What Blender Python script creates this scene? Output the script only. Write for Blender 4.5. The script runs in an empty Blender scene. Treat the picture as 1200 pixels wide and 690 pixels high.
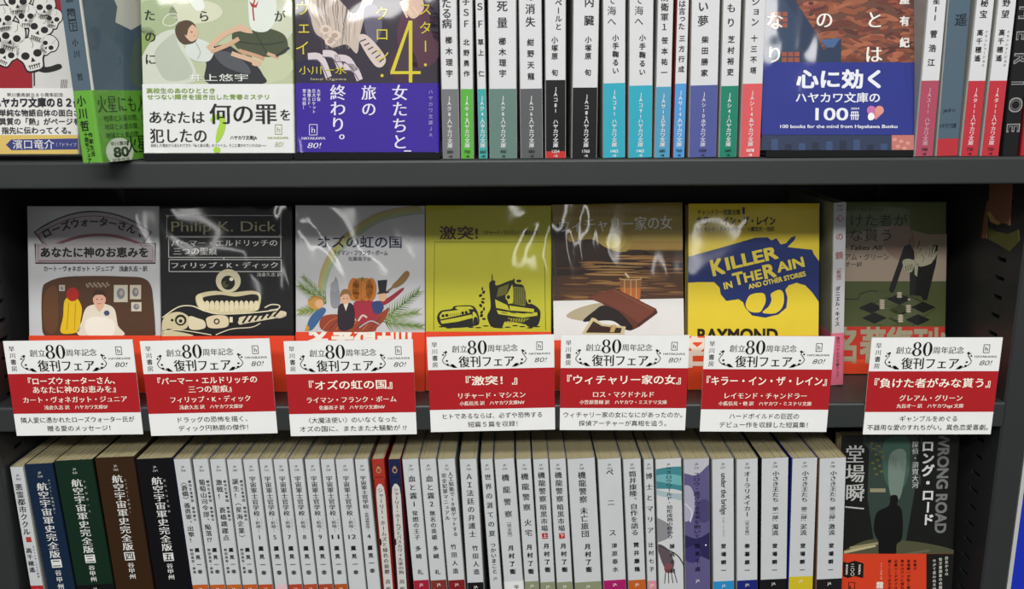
import bpy, bmesh, math, random
from mathutils import Vector, Matrix
from mathutils.geometry import tessellate_polygon
random.seed(7)
S = bpy.context.scene
COL = S.collection
R = math.radians

# ------------------------------------------------------------------ camera
FPX, PITCH, ROLL, CAMZ = 1024.0, 12.8, -0.30, 1.40
cd = bpy.data.cameras.new('camera'); cam = bpy.data.objects.new('camera', cd); COL.objects.link(cam)
cd.sensor_width = 36; cd.lens = FPX / 1200 * 36; cd.clip_start = 0.02
CM = Matrix.Translation((0, 0, CAMZ)) @ Matrix.Rotation(R(90 - PITCH), 4, 'X') @ Matrix.Rotation(R(ROLL), 4, 'Z')
cam.matrix_world = CM
S.camera = cam
S.view_settings.view_transform = 'Standard'
S.view_settings.look = 'None'
S.view_settings.exposure = 0.07
S.view_settings.gamma = 1
S.view_settings.use_curve_mapping = False

# ------------------------------------------------------------------ light: shop ceiling lamps and ambient
w = bpy.data.worlds.new('world'); S.world = w; w.use_nodes = True
_nt = w.node_tree; _bg = _nt.nodes['Background']
_bg.inputs[0].default_value = (0.97, 1.0, 1.0, 1)
_tc = _nt.nodes.new('ShaderNodeTexCoord'); _sp = _nt.nodes.new('ShaderNodeSeparateXYZ'); _cr = _nt.nodes.new('ShaderNodeValToRGB')
_nt.links.new(_tc.outputs['Generated'], _sp.inputs[0]); _mr = _nt.nodes.new('ShaderNodeMapRange')
_mr.inputs['From Min'].default_value = -1; _mr.inputs['From Max'].default_value = 1
_nt.links.new(_sp.outputs['Z'], _mr.inputs['Value']); _nt.links.new(_mr.outputs['Result'], _cr.inputs[0])
_e = _cr.color_ramp.elements                                    # horizon band added as low fill, like bright aisles; dim floor and roof
_e[0].position = 0.38; _e[0].color = (0.05, 0.05, 0.05, 1); _e[1].position = 0.75; _e[1].color = (0.07, 0.07, 0.07, 1)
for _p, _v in ((0.5, 0.32), (0.62, 0.38)):
    _x = _e.new(_p); _x.color = (_v, _v, _v, 1)
_nt.links.new(_cr.outputs['Color'], _bg.inputs[1])
def area(name, loc, sx, sy, power, aim=None):
    l = bpy.data.lights.new(name, 'AREA'); l.shape = 'RECTANGLE'; l.size = sx; l.size_y = sy; l.energy = power
    l.color = (1.0, 0.99, 0.97)
    o = bpy.data.objects.new(name, l); COL.objects.link(o); o.location = loc
    if aim: o.rotation_euler = (Vector(aim) - Vector(loc)).to_track_quat('-Z', 'Y').to_euler()
    return o
area('ceiling_lamp_near', (0.1, -0.75, 2.75), 2.4, 0.30, 27, (0, 0.65, 1.15))
area('ceiling_lamp_mid', (-0.1, -2.00, 2.75), 2.4, 0.24, 54, (0, 0.65, 1.15))
for i, x in enumerate((-2.5, -1.35, 0.25, 1.5)):                 # tubes running away down the shop
    area('ceiling_tube', (x, -6.0, 2.75), 0.10, 2.6, 15)

# ------------------------------------------------------------------ helpers
def s2l(c): return c / 12.92 if c <= 0.04045 else ((c + 0.055) / 1.055) ** 2.4
MATS = {}
def mat(hexc, kind='paper'):
    key = (hexc, kind)
    if key in MATS: return MATS[key]
    m = bpy.data.materials.new(kind + '_' + hexc); m.use_nodes = True
    nt = m.node_tree; b = nt.nodes['Principled BSDF']
    c = [s2l(int(hexc[i:i + 2], 16) / 255) for i in (0, 2, 4)] + [1]
    tc = nt.nodes.new('ShaderNodeTexCoord')
    nz = nt.nodes.new('ShaderNodeTexNoise'); nt.links.new(tc.outputs['Object'], nz.inputs['Vector'])
    nz.inputs['Scale'].default_value = 60 if kind != 'metal' else 25
    mx = nt.nodes.new('ShaderNodeMix'); mx.data_type = 'RGBA'
    v = 0.95
    mx.inputs['A'].default_value = [x * v for x in c[:3]] + [1]
    mx.inputs['B'].default_value = [min(1, x * 1.05) for x in c[:3]] + [1]
    nt.links.new(nz.outputs['Fac'], mx.inputs['Factor']); nt.links.new(mx.outputs['Result'], b.inputs['Base Color'])
    def bump(scale, strength, dist, detail=2, stretch=None):
        n2 = nt.nodes.new('ShaderNodeTexNoise'); n2.inputs['Scale'].default_value = scale; n2.inputs['Detail'].default_value = detail
        n2.inputs['Distortion'].default_value = 0.8 if kind == 'film' else 0
        g = nt.nodes.new('ShaderNodeNewGeometry')
        if stretch:
            mp = nt.nodes.new('ShaderNodeMapping'); mp.inputs['Scale'].default_value = stretch
            nt.links.new(g.outputs['Position'], mp.inputs['Vector']); nt.links.new(mp.outputs['Vector'], n2.inputs['Vector'])
        else:
            nt.links.new(g.outputs['Position'], n2.inputs['Vector'])
        bp = nt.nodes.new('ShaderNodeBump'); bp.inputs['Strength'].default_value = strength; bp.inputs['Distance'].default_value = dist
        nt.links.new(n2.outputs['Fac'], bp.inputs['Height']); return bp
    if kind == 'film':                                       # laminated cover in shrink film: glossy with soft creases
        b.inputs['Roughness'].default_value = 0.55
        b.inputs['Specular IOR Level'].default_value = 0.2
        b.inputs['Coat Weight'].default_value = 0.5; b.inputs['Coat Roughness'].default_value = 0.05
        bp = bump(15, 0.65, 0.0034, 1.5, (1.0, 1.0, 0.6)); nt.links.new(bp.outputs['Normal'], b.inputs['Coat Normal'])
    elif kind == 'satin':
        b.inputs['Roughness'].default_value = 0.42; b.inputs['Specular IOR Level'].default_value = 0.3
    elif kind == 'paper':
        b.inputs['Roughness'].default_value = 0.8; b.inputs['Specular IOR Level'].default_value = 0.15
    elif kind == 'leaf':
        b.inputs['Roughness'].default_value = 0.95; b.inputs['Specular IOR Level'].default_value = 0.05
        bp = bump(900, 0.4, 0.0004); nt.links.new(bp.outputs['Normal'], b.inputs['Normal'])
    elif kind == 'metal':
        b.inputs['Roughness'].default_value = 0.38; b.inputs['Specular IOR Level'].default_value = 0.45
        bp = bump(700, 0.12, 0.0003); nt.links.new(bp.outputs['Normal'], b.inputs['Normal'])
    elif kind == 'plastic':
        b.inputs['Roughness'].default_value = 0.2
    elif kind == 'board':
        b.inputs['Roughness'].default_value = 0.75
        n2 = nt.nodes.new('ShaderNodeTexNoise'); n2.inputs['Scale'].default_value = 90
    MATS[key] = m; return m

def px_ray(px, py):
    d = Vector(((px - 600) / FPX, -(py - 345) / FPX, -1))
    return (CM.to_3x3() @ d)
def at(px, py, D):                                            # point of the vertical plane y = D seen at that place
    d = px_ray(px, py); return Vector((0, 0, CAMZ)) + d * (D / d.y)

class MB:                                                    # mesh builder with material slots
    def __init__(s): s.v = []; s.f = []; s.m = []; s.mats = []
    def slot(s, m):
        if m not in s.mats: s.mats.append(m)
        return s.mats.index(m)
    def add(s, verts, faces, m):
        o = len(s.v); k = s.slot(m); s.v += [tuple(q) for q in verts]
        for f in faces: s.f.append([o + i for i in f]); s.m.append(k)
    def box(s, x0, x1, y0, y1, z0, z1, m):
        v = [(x, y, z) for z in (z0, z1) for y in (y0, y1) for x in (x0, x1)]
        s.add(v, [(0, 2, 3, 1), (4, 5, 7, 6), (0, 1, 5, 4), (2, 6, 7, 3), (0, 4, 6, 2), (1, 3, 7, 5)], m)
    def extrude(s, prof, z0, z1, m, axis='z'):                # closed xy profile swept up
        n = len(prof)
        P = (lambda x, y, z: (x, y, z)) if axis == 'z' else (lambda x, y, z: (z, x, y))
        v = [P(x, y, z0) for x, y in prof] + [P(x, y, z1) for x, y in prof]
        f = [(i, (i + 1) % n, n + (i + 1) % n, n + i) for i in range(n)]
        tri = tessellate_polygon([[Vector((x, y, 0)) for x, y in prof]])
        f += [tuple(reversed(t)) for t in tri] + [tuple(n + i for i in t) for t in tri]
        s.add(v, f, m)
    def shell(s, prof, t, z0, z1, m):                        # open profile given thickness t towards its left
        inner = []
        for i, p in enumerate(prof):
            a = Vector(prof[max(0, i - 1)]); b = Vector(prof[min(len(prof) - 1, i + 1)]); d = (b - a).normalized()
            inner.append((p[0] - d.y * t, p[1] + d.x * t))
        s.extrude(list(prof) + inner[::-1], z0, z1, m)
    def build(s, name, parent=None, recalc=False):
        me = bpy.data.meshes.new(name); me.from_pydata(s.v, [], s.f)
        for m in s.mats: me.materials.append(m)
        me.polygons.foreach_set('material_index', s.m); me.update()
        o = bpy.data.objects.new(name, me); COL.objects.link(o)
        if parent: o.parent = parent
        if recalc:
            bm = bmesh.new(); bm.from_mesh(me); bmesh.ops.recalc_face_normals(bm, faces=bm.faces); bm.to_mesh(me); bm.free()
        return o
def tag(o, label, cat, group=None):
    o['label'] = label; o['category'] = cat
    if group: o['group'] = group
    return o
def empty(name, M):
    o = bpy.data.objects.new(name, None); COL.objects.link(o); o.matrix_world = M; o.empty_display_size = 0.02; return o

# ------------------------------------------------------------------ lettering
GC = {}
def glyph(st, wt=0.0):
    k = (st, wt)
    if k in GC: return GC[k]
    c = bpy.data.curves.new('t', 'FONT'); c.body = st; c.resolution_u = 4; c.offset = wt
    o = bpy.data.objects.new('t', c); COL.objects.link(o)
    dg = bpy.context.evaluated_depsgraph_get(); dg.update()
    me = bpy.data.meshes.new_from_object(o.evaluated_get(dg))
    vs = [(v.co.x, v.co.y) for v in me.vertices]; fs = [tuple(p.vertices) for p in me.polygons]
    ar = sum(p.area for p in me.polygons)
    bpy.data.objects.remove(o); bpy.data.curves.remove(c); bpy.data.meshes.remove(me)
    xs = [q[0] for q in vs] or [0]
    if wt < 0 and not 0.62 < ar / max(1e-9, glyph(st)[4]) < 0.97: GC[k] = glyph(st); return GC[k]
    GC[k] = (vs, fs, min(xs), max(xs), ar); return GC[k]
ROT = set('ー〈〉『』「」（）()［］[]〔〕：:…～-―＝=')
PUN = set('、。'); SMALL = set('っッゃゅょャュョァィゥェォぁぃぅぇぉ')
LAY = 0.00007
def crom(pts, closed=True, n=6):
    out = []; N = len(pts)
    for i in range(N if closed else N - 1):
        g = (lambda j: Vector(pts[j % N])) if closed else (lambda j: Vector(pts[max(0, min(N - 1, j))]))
        p0, p1, p2, p3 = g(i - 1), g(i), g(i + 1), g(i + 2)
        for k in range(n):
            t = k / n
            out.append(tuple(0.5 * ((2 * p1) + (p2 - p0) * t + (2 * p0 - 5 * p1 + 4 * p2 - p3) * t * t + (3 * p1 - p0 - 3 * p2 + p3) * t ** 3)))
    if not closed: out.append(tuple(pts[-1]))
    return out
class Face:
    """Printed surface: fmap turns layout units into local (u, v); place turns (u, v, lift) into local xyz."""
    def __init__(s, mb, fmap, scale, place, rect, kind):
        s.mb, s.fmap, s.sc, s.place, s.rect, s.kind = mb, fmap, scale, place, rect, kind
        s.z = (0, 0, 1.0); s.lay = 0
    def zoom(s, ox, oy, k): s.z = (ox, oy, k); return s
    def P(s, x, y): return s.fmap(s.z[0] + x / s.z[2], s.z[1] + y / s.z[2])
    def L(s, q): return q * s.sc / s.z[2]
    def put(s, uv, tris, color, lay):
        m = mat(color, s.kind); x0, x1, y0, y1 = s.rect; lift = LAY * (lay + 1)
        us = [p[0] for p in uv]; vs = [p[1] for p in uv]
        if not uv or max(us) < x0 or min(us) > x1 or max(vs) < y0 or min(vs) > y1: return
        if min(us) >= x0 and max(us) <= x1 and min(vs) >= y0 and max(vs) <= y1:
            s.mb.add([s.place(u, v, lift) for u, v in uv], tris, m); return
        for t in tris:
            poly = [uv[i] for i in t]
            for ax, lim, sg in ((0, x0, 1), (0, x1, -1), (1, y0, 1), (1, y1, -1)):
                out = []
                for i in range(len(poly)):
                    a, b = poly[i - 1], poly[i]; da, db = (a[ax] - lim) * sg, (b[ax] - lim) * sg
                    if (da >= 0) != (db >= 0):
                        k = da / (da - db); out.append((a[0] + (b[0] - a[0]) * k, a[1] + (b[1] - a[1]) * k))
                    if db >= 0: out.append(b)
                poly = out
                if not poly: break
            if len(poly) > 2: s.mb.add([s.place(u, v, lift) for u, v in poly], [tuple(range(len(poly)))], m)
    def poly(s, pts, color, lay=0, smooth=False, n=5):
        if smooth: pts = crom(pts, True, n)
        uv = [s.P(*p) for p in pts]
        tr = tessellate_polygon([[Vector((u, v, 0)) for u, v in uv]])
        tr2 = []
        for t in tr:
            a, b, c = (uv[i] for i in t)
            ar = (b[0] - a[0]) * (c[1] - a[1]) - (b[1] - a[1]) * (c[0] - a[0])
            if abs(ar) > 1e-14: tr2.append(t if ar > 0 else (t[0], t[2], t[1]))
        s.put(uv, tr2, color, lay)
    def rect_(s, x0, y0, x1, y1, color, lay=0): s.poly([(x0, y0), (x1, y0), (x1, y1), (x0, y1)], color, lay)
    def ell(s, cx, cy, rx, ry, color, lay=0, n=28, rot=0):
        c, d = math.cos(R(rot)), math.sin(R(rot))
        s.poly([(cx + rx * math.cos(a) * c - ry * math.sin(a) * d, cy + rx * math.cos(a) * d + ry * math.sin(a) * c) for a in (2 * math.pi * i / n for i in range(n))], color, lay)
    def line(s, pts, wd, color, lay=0, smooth=False, closed=False, taper=False):
        if smooth: pts = crom(pts, closed, 5)
        if closed: pts = list(pts) + [pts[0]]
        Q = [Vector(s.P(*p)) for p in pts]; h = s.L(wd) / 2; A = []; B = []
        for i, q in enumerate(Q):
            a, b = Q[max(0, i - 1)], Q[min(len(Q) - 1, i + 1)]
            if closed and i in (0, len(Q) - 1): a, b = Q[-2], Q[1]
            d = (b - a).normalized() if (b - a).length > 0 else Vector((1, 0)); nn = Vector((-d.y, d.x))
            hh = h * (1 - 0.85 * i / (len(Q) - 1)) if taper else h
            A.append(tuple(q + nn * hh)); B.append(tuple(q - nn * hh))
        n = len(Q); s.put(A + B, [(i, n + i, n + i + 1, i + 1) for i in range(n - 1)], color, lay)
    def box(s, x0, y0, x1, y1, wd, color, lay=0):
        s.line([(x0, y0), (x1, y0)], wd, color, lay); s.line([(x0, y1), (x1, y1)], wd, color, lay)
        s.line([(x0, y0), (x0, y1)], wd, color, lay); s.line([(x1, y0), (x1, y1)], wd, color, lay)
    def glyphs(s, st, base, sx, sy, color, lay, style, rot=0, shear=0, ang=0, cen=None):
        wt, reps = {'g': (0, [(0, 0)]), 'b': (0, [(-.016, -.012), (.016, -.012), (-.016, .012), (.016, .012)]),
                    'x': (0, [(-.032, -.03), (.032, -.03), (0, 0), (-.032, .03), (.032, .03)]), 'm': (-.011, [(-.012, 0), (.012, 0)]),
                    'M': (-.004, [(-.022, 0), (0, 0), (.022, 0)]), 'l': (-.012, [(0, 0)])}[style]
        vs, fs, a, b, _ = glyph(st, wt)
        ca, sa = math.cos(ang), math.sin(ang)
        for k, (dx, dy) in enumerate(reps):
            uv = []
            for x, y in vs:
                if rot: x, y = 0.5 + (y - 0.38), 0.38 - (x - 0.5)
                x += dx + shear * y; y += dy; X, Y = x * sx, y * sy
                uv.append((base[0] + X * ca - Y * sa, base[1] + X * sa + Y * ca))
            s.put(uv, fs, color, lay + 0.12 * k)
    def h(s, st, x, y, size, color='151515', lay=4, style='m', w=None, align='c', shear=0, ang=0, sy=None):
        """one line: y is the middle of the letters; w fits the line to that width"""
        vs, fs, a, b, _ = glyph(st, 0.0)
        if b <= a: return
        sz = s.L(size); sx = s.L(w) / (b - a) if w else sz; W = (b - a) * sx
        u, v = s.P(x, y); off = {'c': -W / 2, 'l': 0, 'r': -W}[align]
        yo = -0.36 * (s.L(sy) if sy else sz)
        ca, sa = math.cos(ang), math.sin(ang); ox, oy = off - a * sx, yo
        style = 'b' if '『' in st else style
        s.glyphs(st, (u + ox * ca - oy * sa, v + ox * sa + oy * ca), sx, s.L(sy) if sy else sz, color, lay, style, 0, shear, ang)
    def v(s, st, x, y0, y1, size, color='151515', lay=4, style='m'):
        """one column from y0 to y1, evenly spaced"""
        n = len(st)
        if not n: return
        p = (y1 - y0) / n
        for i, ch in enumerate(st):
            if ch in ' 　': continue
            sx = s.L(size); sy = s.L(min(size, p * 1.04)); u, v = s.P(x, y0 + p * (i + 0.5))
            rot = ch in ROT; vs, fs, a, b, _ = glyph(ch, 0.0)
            cx = 0.5 if ord(ch) > 0x2E80 else (a + b) / 2
            dx = dy = 0.0
            if ch in PUN: dx, dy = 0.55, 0.5
            if ch in SMALL: dx, dy = 0.09, 0.09
            if rot: cx = 0.5
            s.glyphs(ch, (u + (dx - cx) * sx, v + (dy - 0.38) * sy), sx, sy, color, lay, style, rot)
    def mark(s, x0, y0, x1, y1, color, lay=4, wd=2):           # small framed letter mark
        s.box(x0, y0, x1, y1, wd, color, lay)
        s.h('h', (x0 + x1) / 2, (y0 + y1) / 2, (y1 - y0) * 0.85, color, lay, 'm')
def num80(f, x0, x1, y0, y1, color, lay=4):                  # tall high-contrast 8 and 0
    mid = (x0 + x1) / 2; g = (x1 - x0) * 0.03
    def ring(cx, cy, rx, ry, irx, iry):
        n = 32; o = []; I = []
        for i in range(n + 1):
            a = 2 * math.pi * i / n; o.append((cx + rx * math.cos(a), cy + ry * math.sin(a))); I.append((cx + irx * math.cos(a), cy + iry * math.sin(a)))
        for i in range(n): f.poly([o[i], o[i + 1], I[i + 1], I[i]], color, lay)
    h = y1 - y0; rw = (mid - g - x0) / 2
    ring(mid + g + rw, (y0 + y1) / 2, rw, h / 2, rw * 0.45, h / 2 * 0.93)
    ring(x0 + rw, y0 + h * 0.25, rw * 0.84, h * 0.25, rw * 0.40, h * 0.21)
    ring(x0 + rw, y0 + h * 0.735, rw, h * 0.265, rw * 0.50, h * 0.225)

# ------------------------------------------------------------------ book builders
def arc(cx, cy, r, a0, a1, n=4): return [(cx + r * math.cos(R(a0 + (a1 - a0) * i / n)), cy + r * math.sin(R(a0 + (a1 - a0) * i / n))) for i in range(n + 1)]
TOPZ, MIDZ, LOWZ = CAMZ - 0.0418, CAMZ - 0.234, CAMZ - 0.443
LASTR = {}
class SpineBook:
    """A paperback standing with its spine out. xs/ys: where the spine's corners show."""
    def __init__(s, tl, tr, bl, D, shelf, label, group, base='d9d9d7', side=None, H=None, depth=0.105, yaw=0, kind='satin', w=None, br=None, band=None, inner='8f8f8c', leaf='b2a783', parts=True):
        a, b, c = at(*tl, D), at(*tr, D), at(*bl, D)
        if br:
            e_ = at(*br, D); wt, wb = (b - a).length, (e_ - c).length; w = (wt + wb) / 2 - 0.0003
            a = a + Vector(((wt - wb) / 4, 0, 0)); c = c - Vector(((wt - wb) / 4, 0, 0))
        s.w = w = w or (b - a).length - 0.0003
        ry = math.atan2(a.x - c.x, a.z - c.z); s.ry = ry
        s.H = H = H or (a.z - shelf) / math.cos(ry)
        z = shelf + abs(math.sin(ry)) * w / 2 + 0.0002
        # left edge passes through the seen top-left corner
        hgt = a.z - z
        x = a.x + w / 2 * math.cos(ry) - hgt * math.tan(ry)
        lx = a.x; tn = math.tan(ry)
        line = lambda x_, zz: x_ - (a.z - zz) * tn                # an edge through the seen corner at height zz
        if group in LASTR:
            pb_, pt_ = LASTR[group]
            dlt = max(pb_ - line(lx, shelf), pt_ - line(lx, shelf + .16), -0.0003) + 0.0003
            if dlt > 0: lx += dlt; s.w = w = w - dlt; x += dlt - dlt / 2 * math.cos(ry)
        if not yaw: LASTR[group] = (line(lx + w / math.cos(ry), shelf) + .0002, line(lx + w / math.cos(ry), shelf + .16) + .0002)
        M = Matrix.Translation((x, D, z)) @ Matrix.Rotation(R(yaw), 4, 'Z') @ Matrix.Rotation(ry, 4, 'Y')
        s.root = tag(empty('book', M), label, 'book', group); s.M = M; s.D = D; s.z0 = z
        t = 0.0005; r = min(0.0016, w * 0.2); s.t = t
        prof = [(-w / 2, depth)] + arc(-w / 2 + r, r, r, 180, 270) + arc(w / 2 - r, r, r, 270, 360) + [(w / 2, depth)]
        s.mb = MB(); side = side or base
        s.mb.shell(prof, t, 0, H, mat(side, kind))
        # spine strip in the printed base colour
        s.depth = depth; s.kind = kind; s.prof = prof
        def place(u, v, l): return (u, -l, v)
        def fmap(dx, py):
            q = at(600, py, D); return (dx * s.sc, (q.z - z) / math.cos(ry))
        s.sc = 1.0 / (FPX / (D * math.cos(R(PITCH)) + (CAMZ - (shelf + H * 0.6)) * math.sin(R(PITCH))))
        e = w / 2 - r * 0.35
        s.f = Face(s.mb, fmap, s.sc, place, (-e, e, 0, H), kind)
        if base != side: s.f.put([(-e, 0), (e, 0), (e, H), (-e, H)], [(0, 1, 2, 3)], base, -0.5)
        pb = MB(); x0, x1 = -w / 2 + t, w / 2 - t; n = max(4, int((x1 - x0) / 0.0011))
        for i in range(n):
            xa, xb = x0 + (x1 - x0) * i / n, x0 + (x1 - x0) * (i + 1) / n
            pb.box(xa, xb, t + 0.0001, depth - 0.0015 - random.random() * 0.0008, 0.0006, H - 0.0002 - random.random() * 0.0007, mat(leaf, 'leaf'))
        s.pages = pb
    def foot(s, py, color, lay=0):                            # coloured foot of the spine below py
        e = s.f.rect[1]; v = s.f.fmap(0, py)[1]
        s.f.put([(-e, 0), (e, 0), (e, v), (-e, v)], [(0, 1, 2, 3)], color, lay)
    def done(s):
        s.mb.build('cover', s.root); s.pages.build('page_block', s.root); return s.root
    def band(s, py, color, name='paper_band', bottom=0.0003):
        """separate paper band round the foot"""
        v = s.f.fmap(0, py)[1]; mb = MB(); w = s.w; e = 0.0004; r = min(0.0018, w * 0.2)
        W = w + 2 * e * 0.4
        prof = [(-W / 2, s.depth * 0.6)] + arc(-W / 2 + r, r - e, r, 180, 270) + arc(W / 2 - r, r - e, r, 270, 360) + [(W / 2, s.depth * 0.6)]
        mb.shell(prof, 0.00015, bottom, v, mat(color, s.kind))
        f = Face(mb, s.f.fmap, s.sc, lambda u, vv, l: (u, -e - l, vv), (-w / 2 + r * .3, w / 2 - r * .3, bottom, v), s.kind)
        s.bandmb = (mb, name); return f
    def band_done(s): s.bandmb[0].build(s.bandmb[1], s.root)

class FrontBook:
    """A paperback facing out, leaning back by `lean` degrees; corners as seen."""
    def __init__(s, tl, tr, bl, br, D, shelf, lean, T, label, group, base, kind='film', H=None, raise_=0.0, side=None, W=None, yaw=0):
        zb = shelf + raise_; cx = (bl[0] + br[0]) / 2
        x0 = at(cx, 345 if False else bl[1], D).x
        roll = 0; xc = x0
        for _ in range(3):
            M = Matrix.Translation((xc, D, zb)) @ Matrix.Rotation(R(yaw), 4, 'Z') @ Matrix.Rotation(R(-lean), 4, 'X') @ Matrix.Rotation(roll, 4, 'Y')
            Mi = M.inverted(); o = Mi @ Vector((0, 0, CAMZ))
            def hit(px, py, Mi=Mi, o=o):
                d = Mi.to_3x3() @ px_ray(px, py); k = -o.y / d.y; q = o + d * k; return q.x, q.z
            a, b, c, e = hit(*tl), hit(*tr), hit(*bl), hit(*br)
            if _ == 0: roll = -(math.atan2(b[1] - a[1], b[0] - a[0]) + math.atan2(e[1] - c[1], e[0] - c[0])) / 2
            mid = (a[0] + b[0] + c[0] + e[0]) / 4; xc += mid
        s.W = W = W or ((b[0] - a[0]) + (e[0] - c[0])) / 2; s.H = H = H or (a[1] + b[1]) / 2
        lift = abs(math.sin(roll)) * W / 2
        M = Matrix.Translation((xc, D, zb + lift)) @ Matrix.Rotation(R(yaw), 4, 'Z') @ Matrix.Rotation(R(-lean), 4, 'X') @ Matrix.Rotation(roll, 4, 'Y')
        Mi = M.inverted(); o = Mi @ Vector((0, 0, CAMZ))
        def hit2(px, py):
            d = Mi.to_3x3() @ px_ray(px, py); k = -o.y / d.y; q = o + d * k; return q.x, q.z
        s.hit = hit2; s.kind = kind; s.T = T; s.cx = cx
        s.root = tag(empty('book', M), label, 'book', group)
        mb = MB(); r = min(0.0015, T * .3); t = 0.0005
        prof = [(-W / 2, 0)] + arc(W / 2 - r, r, r, 270, 360) + arc(W / 2 - r, T - r, r, 0, 90) + [(-W / 2, T)]
        mb.shell(prof, t, 0, H, mat(side or base, kind))
        s.sc = (hit2(cx + 50, bl[1] - 100)[0] - hit2(cx - 50, bl[1] - 100)[0]) / 100
        s.f = Face(mb, hit2, s.sc, lambda u, v, l: (u, -l, v), (-W / 2, W / 2, 0, H), kind); s.mb = mb
        if side: s.f.put([(-W / 2, 0), (W / 2, 0), (W / 2, H), (-W / 2, H)], [(0, 1, 2, 3)], base, -0.5)
        pb = MB(); n = max(5, int((T - 2 * t) / 0.0011))
        for i in range(n):
            ya, yb = t + (T - 2 * t) * i / n, t + (T - 2 * t) * (i + 1) / n
            pb.box(-W / 2 + .0006 + random.random() * .0005, W / 2 - t, ya, yb, 0.0006, H - .0003 - random.random() * .0006, mat('b2a783', 'leaf'))
        s.pages = pb
    def band(s, py, color, py1=None):
        v = s.hit(s.cx, py)[1]; mb = MB(); W = s.W; e = 0.0005; T = s.T; r = min(0.0015, T * .3); v0 = s.hit(s.cx, py1)[1] if py1 else 0.0003
        prof = [(-W / 2 - e / 2, T * .5), (-W / 2 - e / 2, -e)] + arc(W / 2 - r + e / 2, r - e, r, 270, 360) + [(W / 2 + e / 2, T * .7)]
        mb.shell(prof, 0.00012, v0, v, mat(color, s.kind))
        s.bandmb = mb; s.bf = Face(mb, s.hit, s.sc, lambda u, vv, l: (u, -e - .00005 - l, vv), (-W / 2, W / 2, v0, v), s.kind); return s.bf
    def done(s):
        s.mb.build('cover', s.root); s.pages.build('page_block', s.root)
        if hasattr(s, 'bandmb'): s.bandmb.build('paper_band', s.root)
        return s.root

# ------------------------------------------------------------------ bookcase
GREY = mat('2e3231', 'metal'); DARK = mat('2f3031', 'metal'); BLACK = mat('0a0a0b', 'metal')
XL, XR, LIPT, LIPM = -0.405, 0.383, 0.6005, 0.643
case = tag(empty('bookcase', Matrix.Translation((0, 0.9, 0.6))), 'dark grey steel bookcase holding three rows of paperbacks', 'bookcase')
def cpart(name, mb, parent=None):
    o = mb.build(name, parent or case); o.matrix_parent_inverse = Matrix.Translation((0, -0.9, -0.6)) if parent is None else Matrix.Identity(4); return o
for sg, X in ((-1, XL), (1, XR)):
    mb = MB(); th = 0.0215; xa, xb = (X, X + th) if sg > 0 else (X - th, X)
    xi = X; dp = -sg                                           # inner face at X
    # panel with a real column of slots: built as strips round the openings
    ys = [0.644, 0.6655, 0.6785, 0.93]; z0, z1, pitch, gap = 0.6, 1.75, 0.0150, 0.0032
    rr = 0.0015
    mb.extrude([(xa, ys[1]), (xa, ys[0] + rr), (xa + rr, ys[0]), (xb - rr, ys[0]), (xb, ys[0] + rr), (xb, ys[1])], z0, z1, DARK)
    mb.box(xa, xb, ys[2], ys[3], z0, z1, DARK)
    k = 0; z = z0
    while z < z1:
        mb.box(xa, xb, ys[1], ys[2], z, min(z1, z + pitch - gap), DARK)
        zz = z + pitch - gap
        if zz + gap < z1: mb.box(*( (xa + 0.006, xb) if sg > 0 else (xa, xb - 0.006)), ys[1], ys[2], zz, zz + gap, BLACK)
        z += pitch
    cpart('side_panel', mb)
mb = MB(); mb.box(XL, XR, 0.915, 0.93, 0.6, 1.75, BLACK); cpart('back_panel', mb)
def shelf(z, lip, hgt, nm='shelf'):
    mb = MB(); x0, x1 = (XL - 0.02, XR + 0.02) if lip < 0.64 else (XL + .0003, XR - .0003); r = 0.0022
    prof = [(lip + 0.004, z - 0.004), (lip + 0.004, z)] if False else arc(lip + r, z - r, r, 180, 90, 4) + [(lip + 0.24, z), (lip + 0.24, z - 0.003), (lip + .0025, z - 0.003), (lip + .0025, z - hgt + .002), (lip + 0.016, z - hgt + .002), (lip + 0.016, z - hgt)] + arc(lip + r * .6, z - hgt + r * .6, r * .6, 270, 180, 3)
    if lip < 0.64:
        mb.extrude(prof[:0] + prof, x0, x1, GREY, axis='x')
    else:
        mb.extrude(prof, x0, x1, GREY, axis='x')
    return cpart(nm, mb)
shelf(TOPZ, LIPT, 0.0188); shelf(MIDZ, LIPM, 0.0205); shelf(LOWZ, LIPM, 0.0205)
# torn tape left on the right-hand upright
tp = MB()
def wallpt(px, py):                                           # on the inner face of the right upright
    d = px_ray(px, py); k = (XR - 0.0003) / d.x; q = Vector((0, 0, CAMZ)) + d * k; return q.y, q.z
def tape(pts, c, lift):
    P = [wallpt(*p) for p in pts]
    tp.extrude([(y, z) for y, z in P], XR - 0.0003 - lift, XR - 0.0001, mat(c, 'board'), axis='x')
def TZ(pts): return [(1100 + x / 4.93, 190 + y / 4.93) for x, y in pts]
tape(TZ([(300, 100), (430, 100), (420, 250), (412, 365), (385, 352), (340, 358), (305, 340), (285, 300), (295, 215)]), '94684e', 0.0006)
tape(TZ([(283, 220), (296, 225), (284, 320), (280, 440), (250, 440), (262, 330)]), '94684e', 0.0004)
tape(TZ([(282, 375), (330, 400), (400, 415), (462, 390), (466, 455), (410, 515), (350, 480), (290, 445)]), '6a6a34', 0.0002)
tape(TZ([(285, 290), (300, 285), (330, 330), (362, 350), (345, 362), (305, 345)]), 'c8a868', 0.0008)
o = tp.build('tape_strip'); tag(o, 'torn brown tape strip stuck inside the right upright under the top shelf', 'tape')
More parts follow.
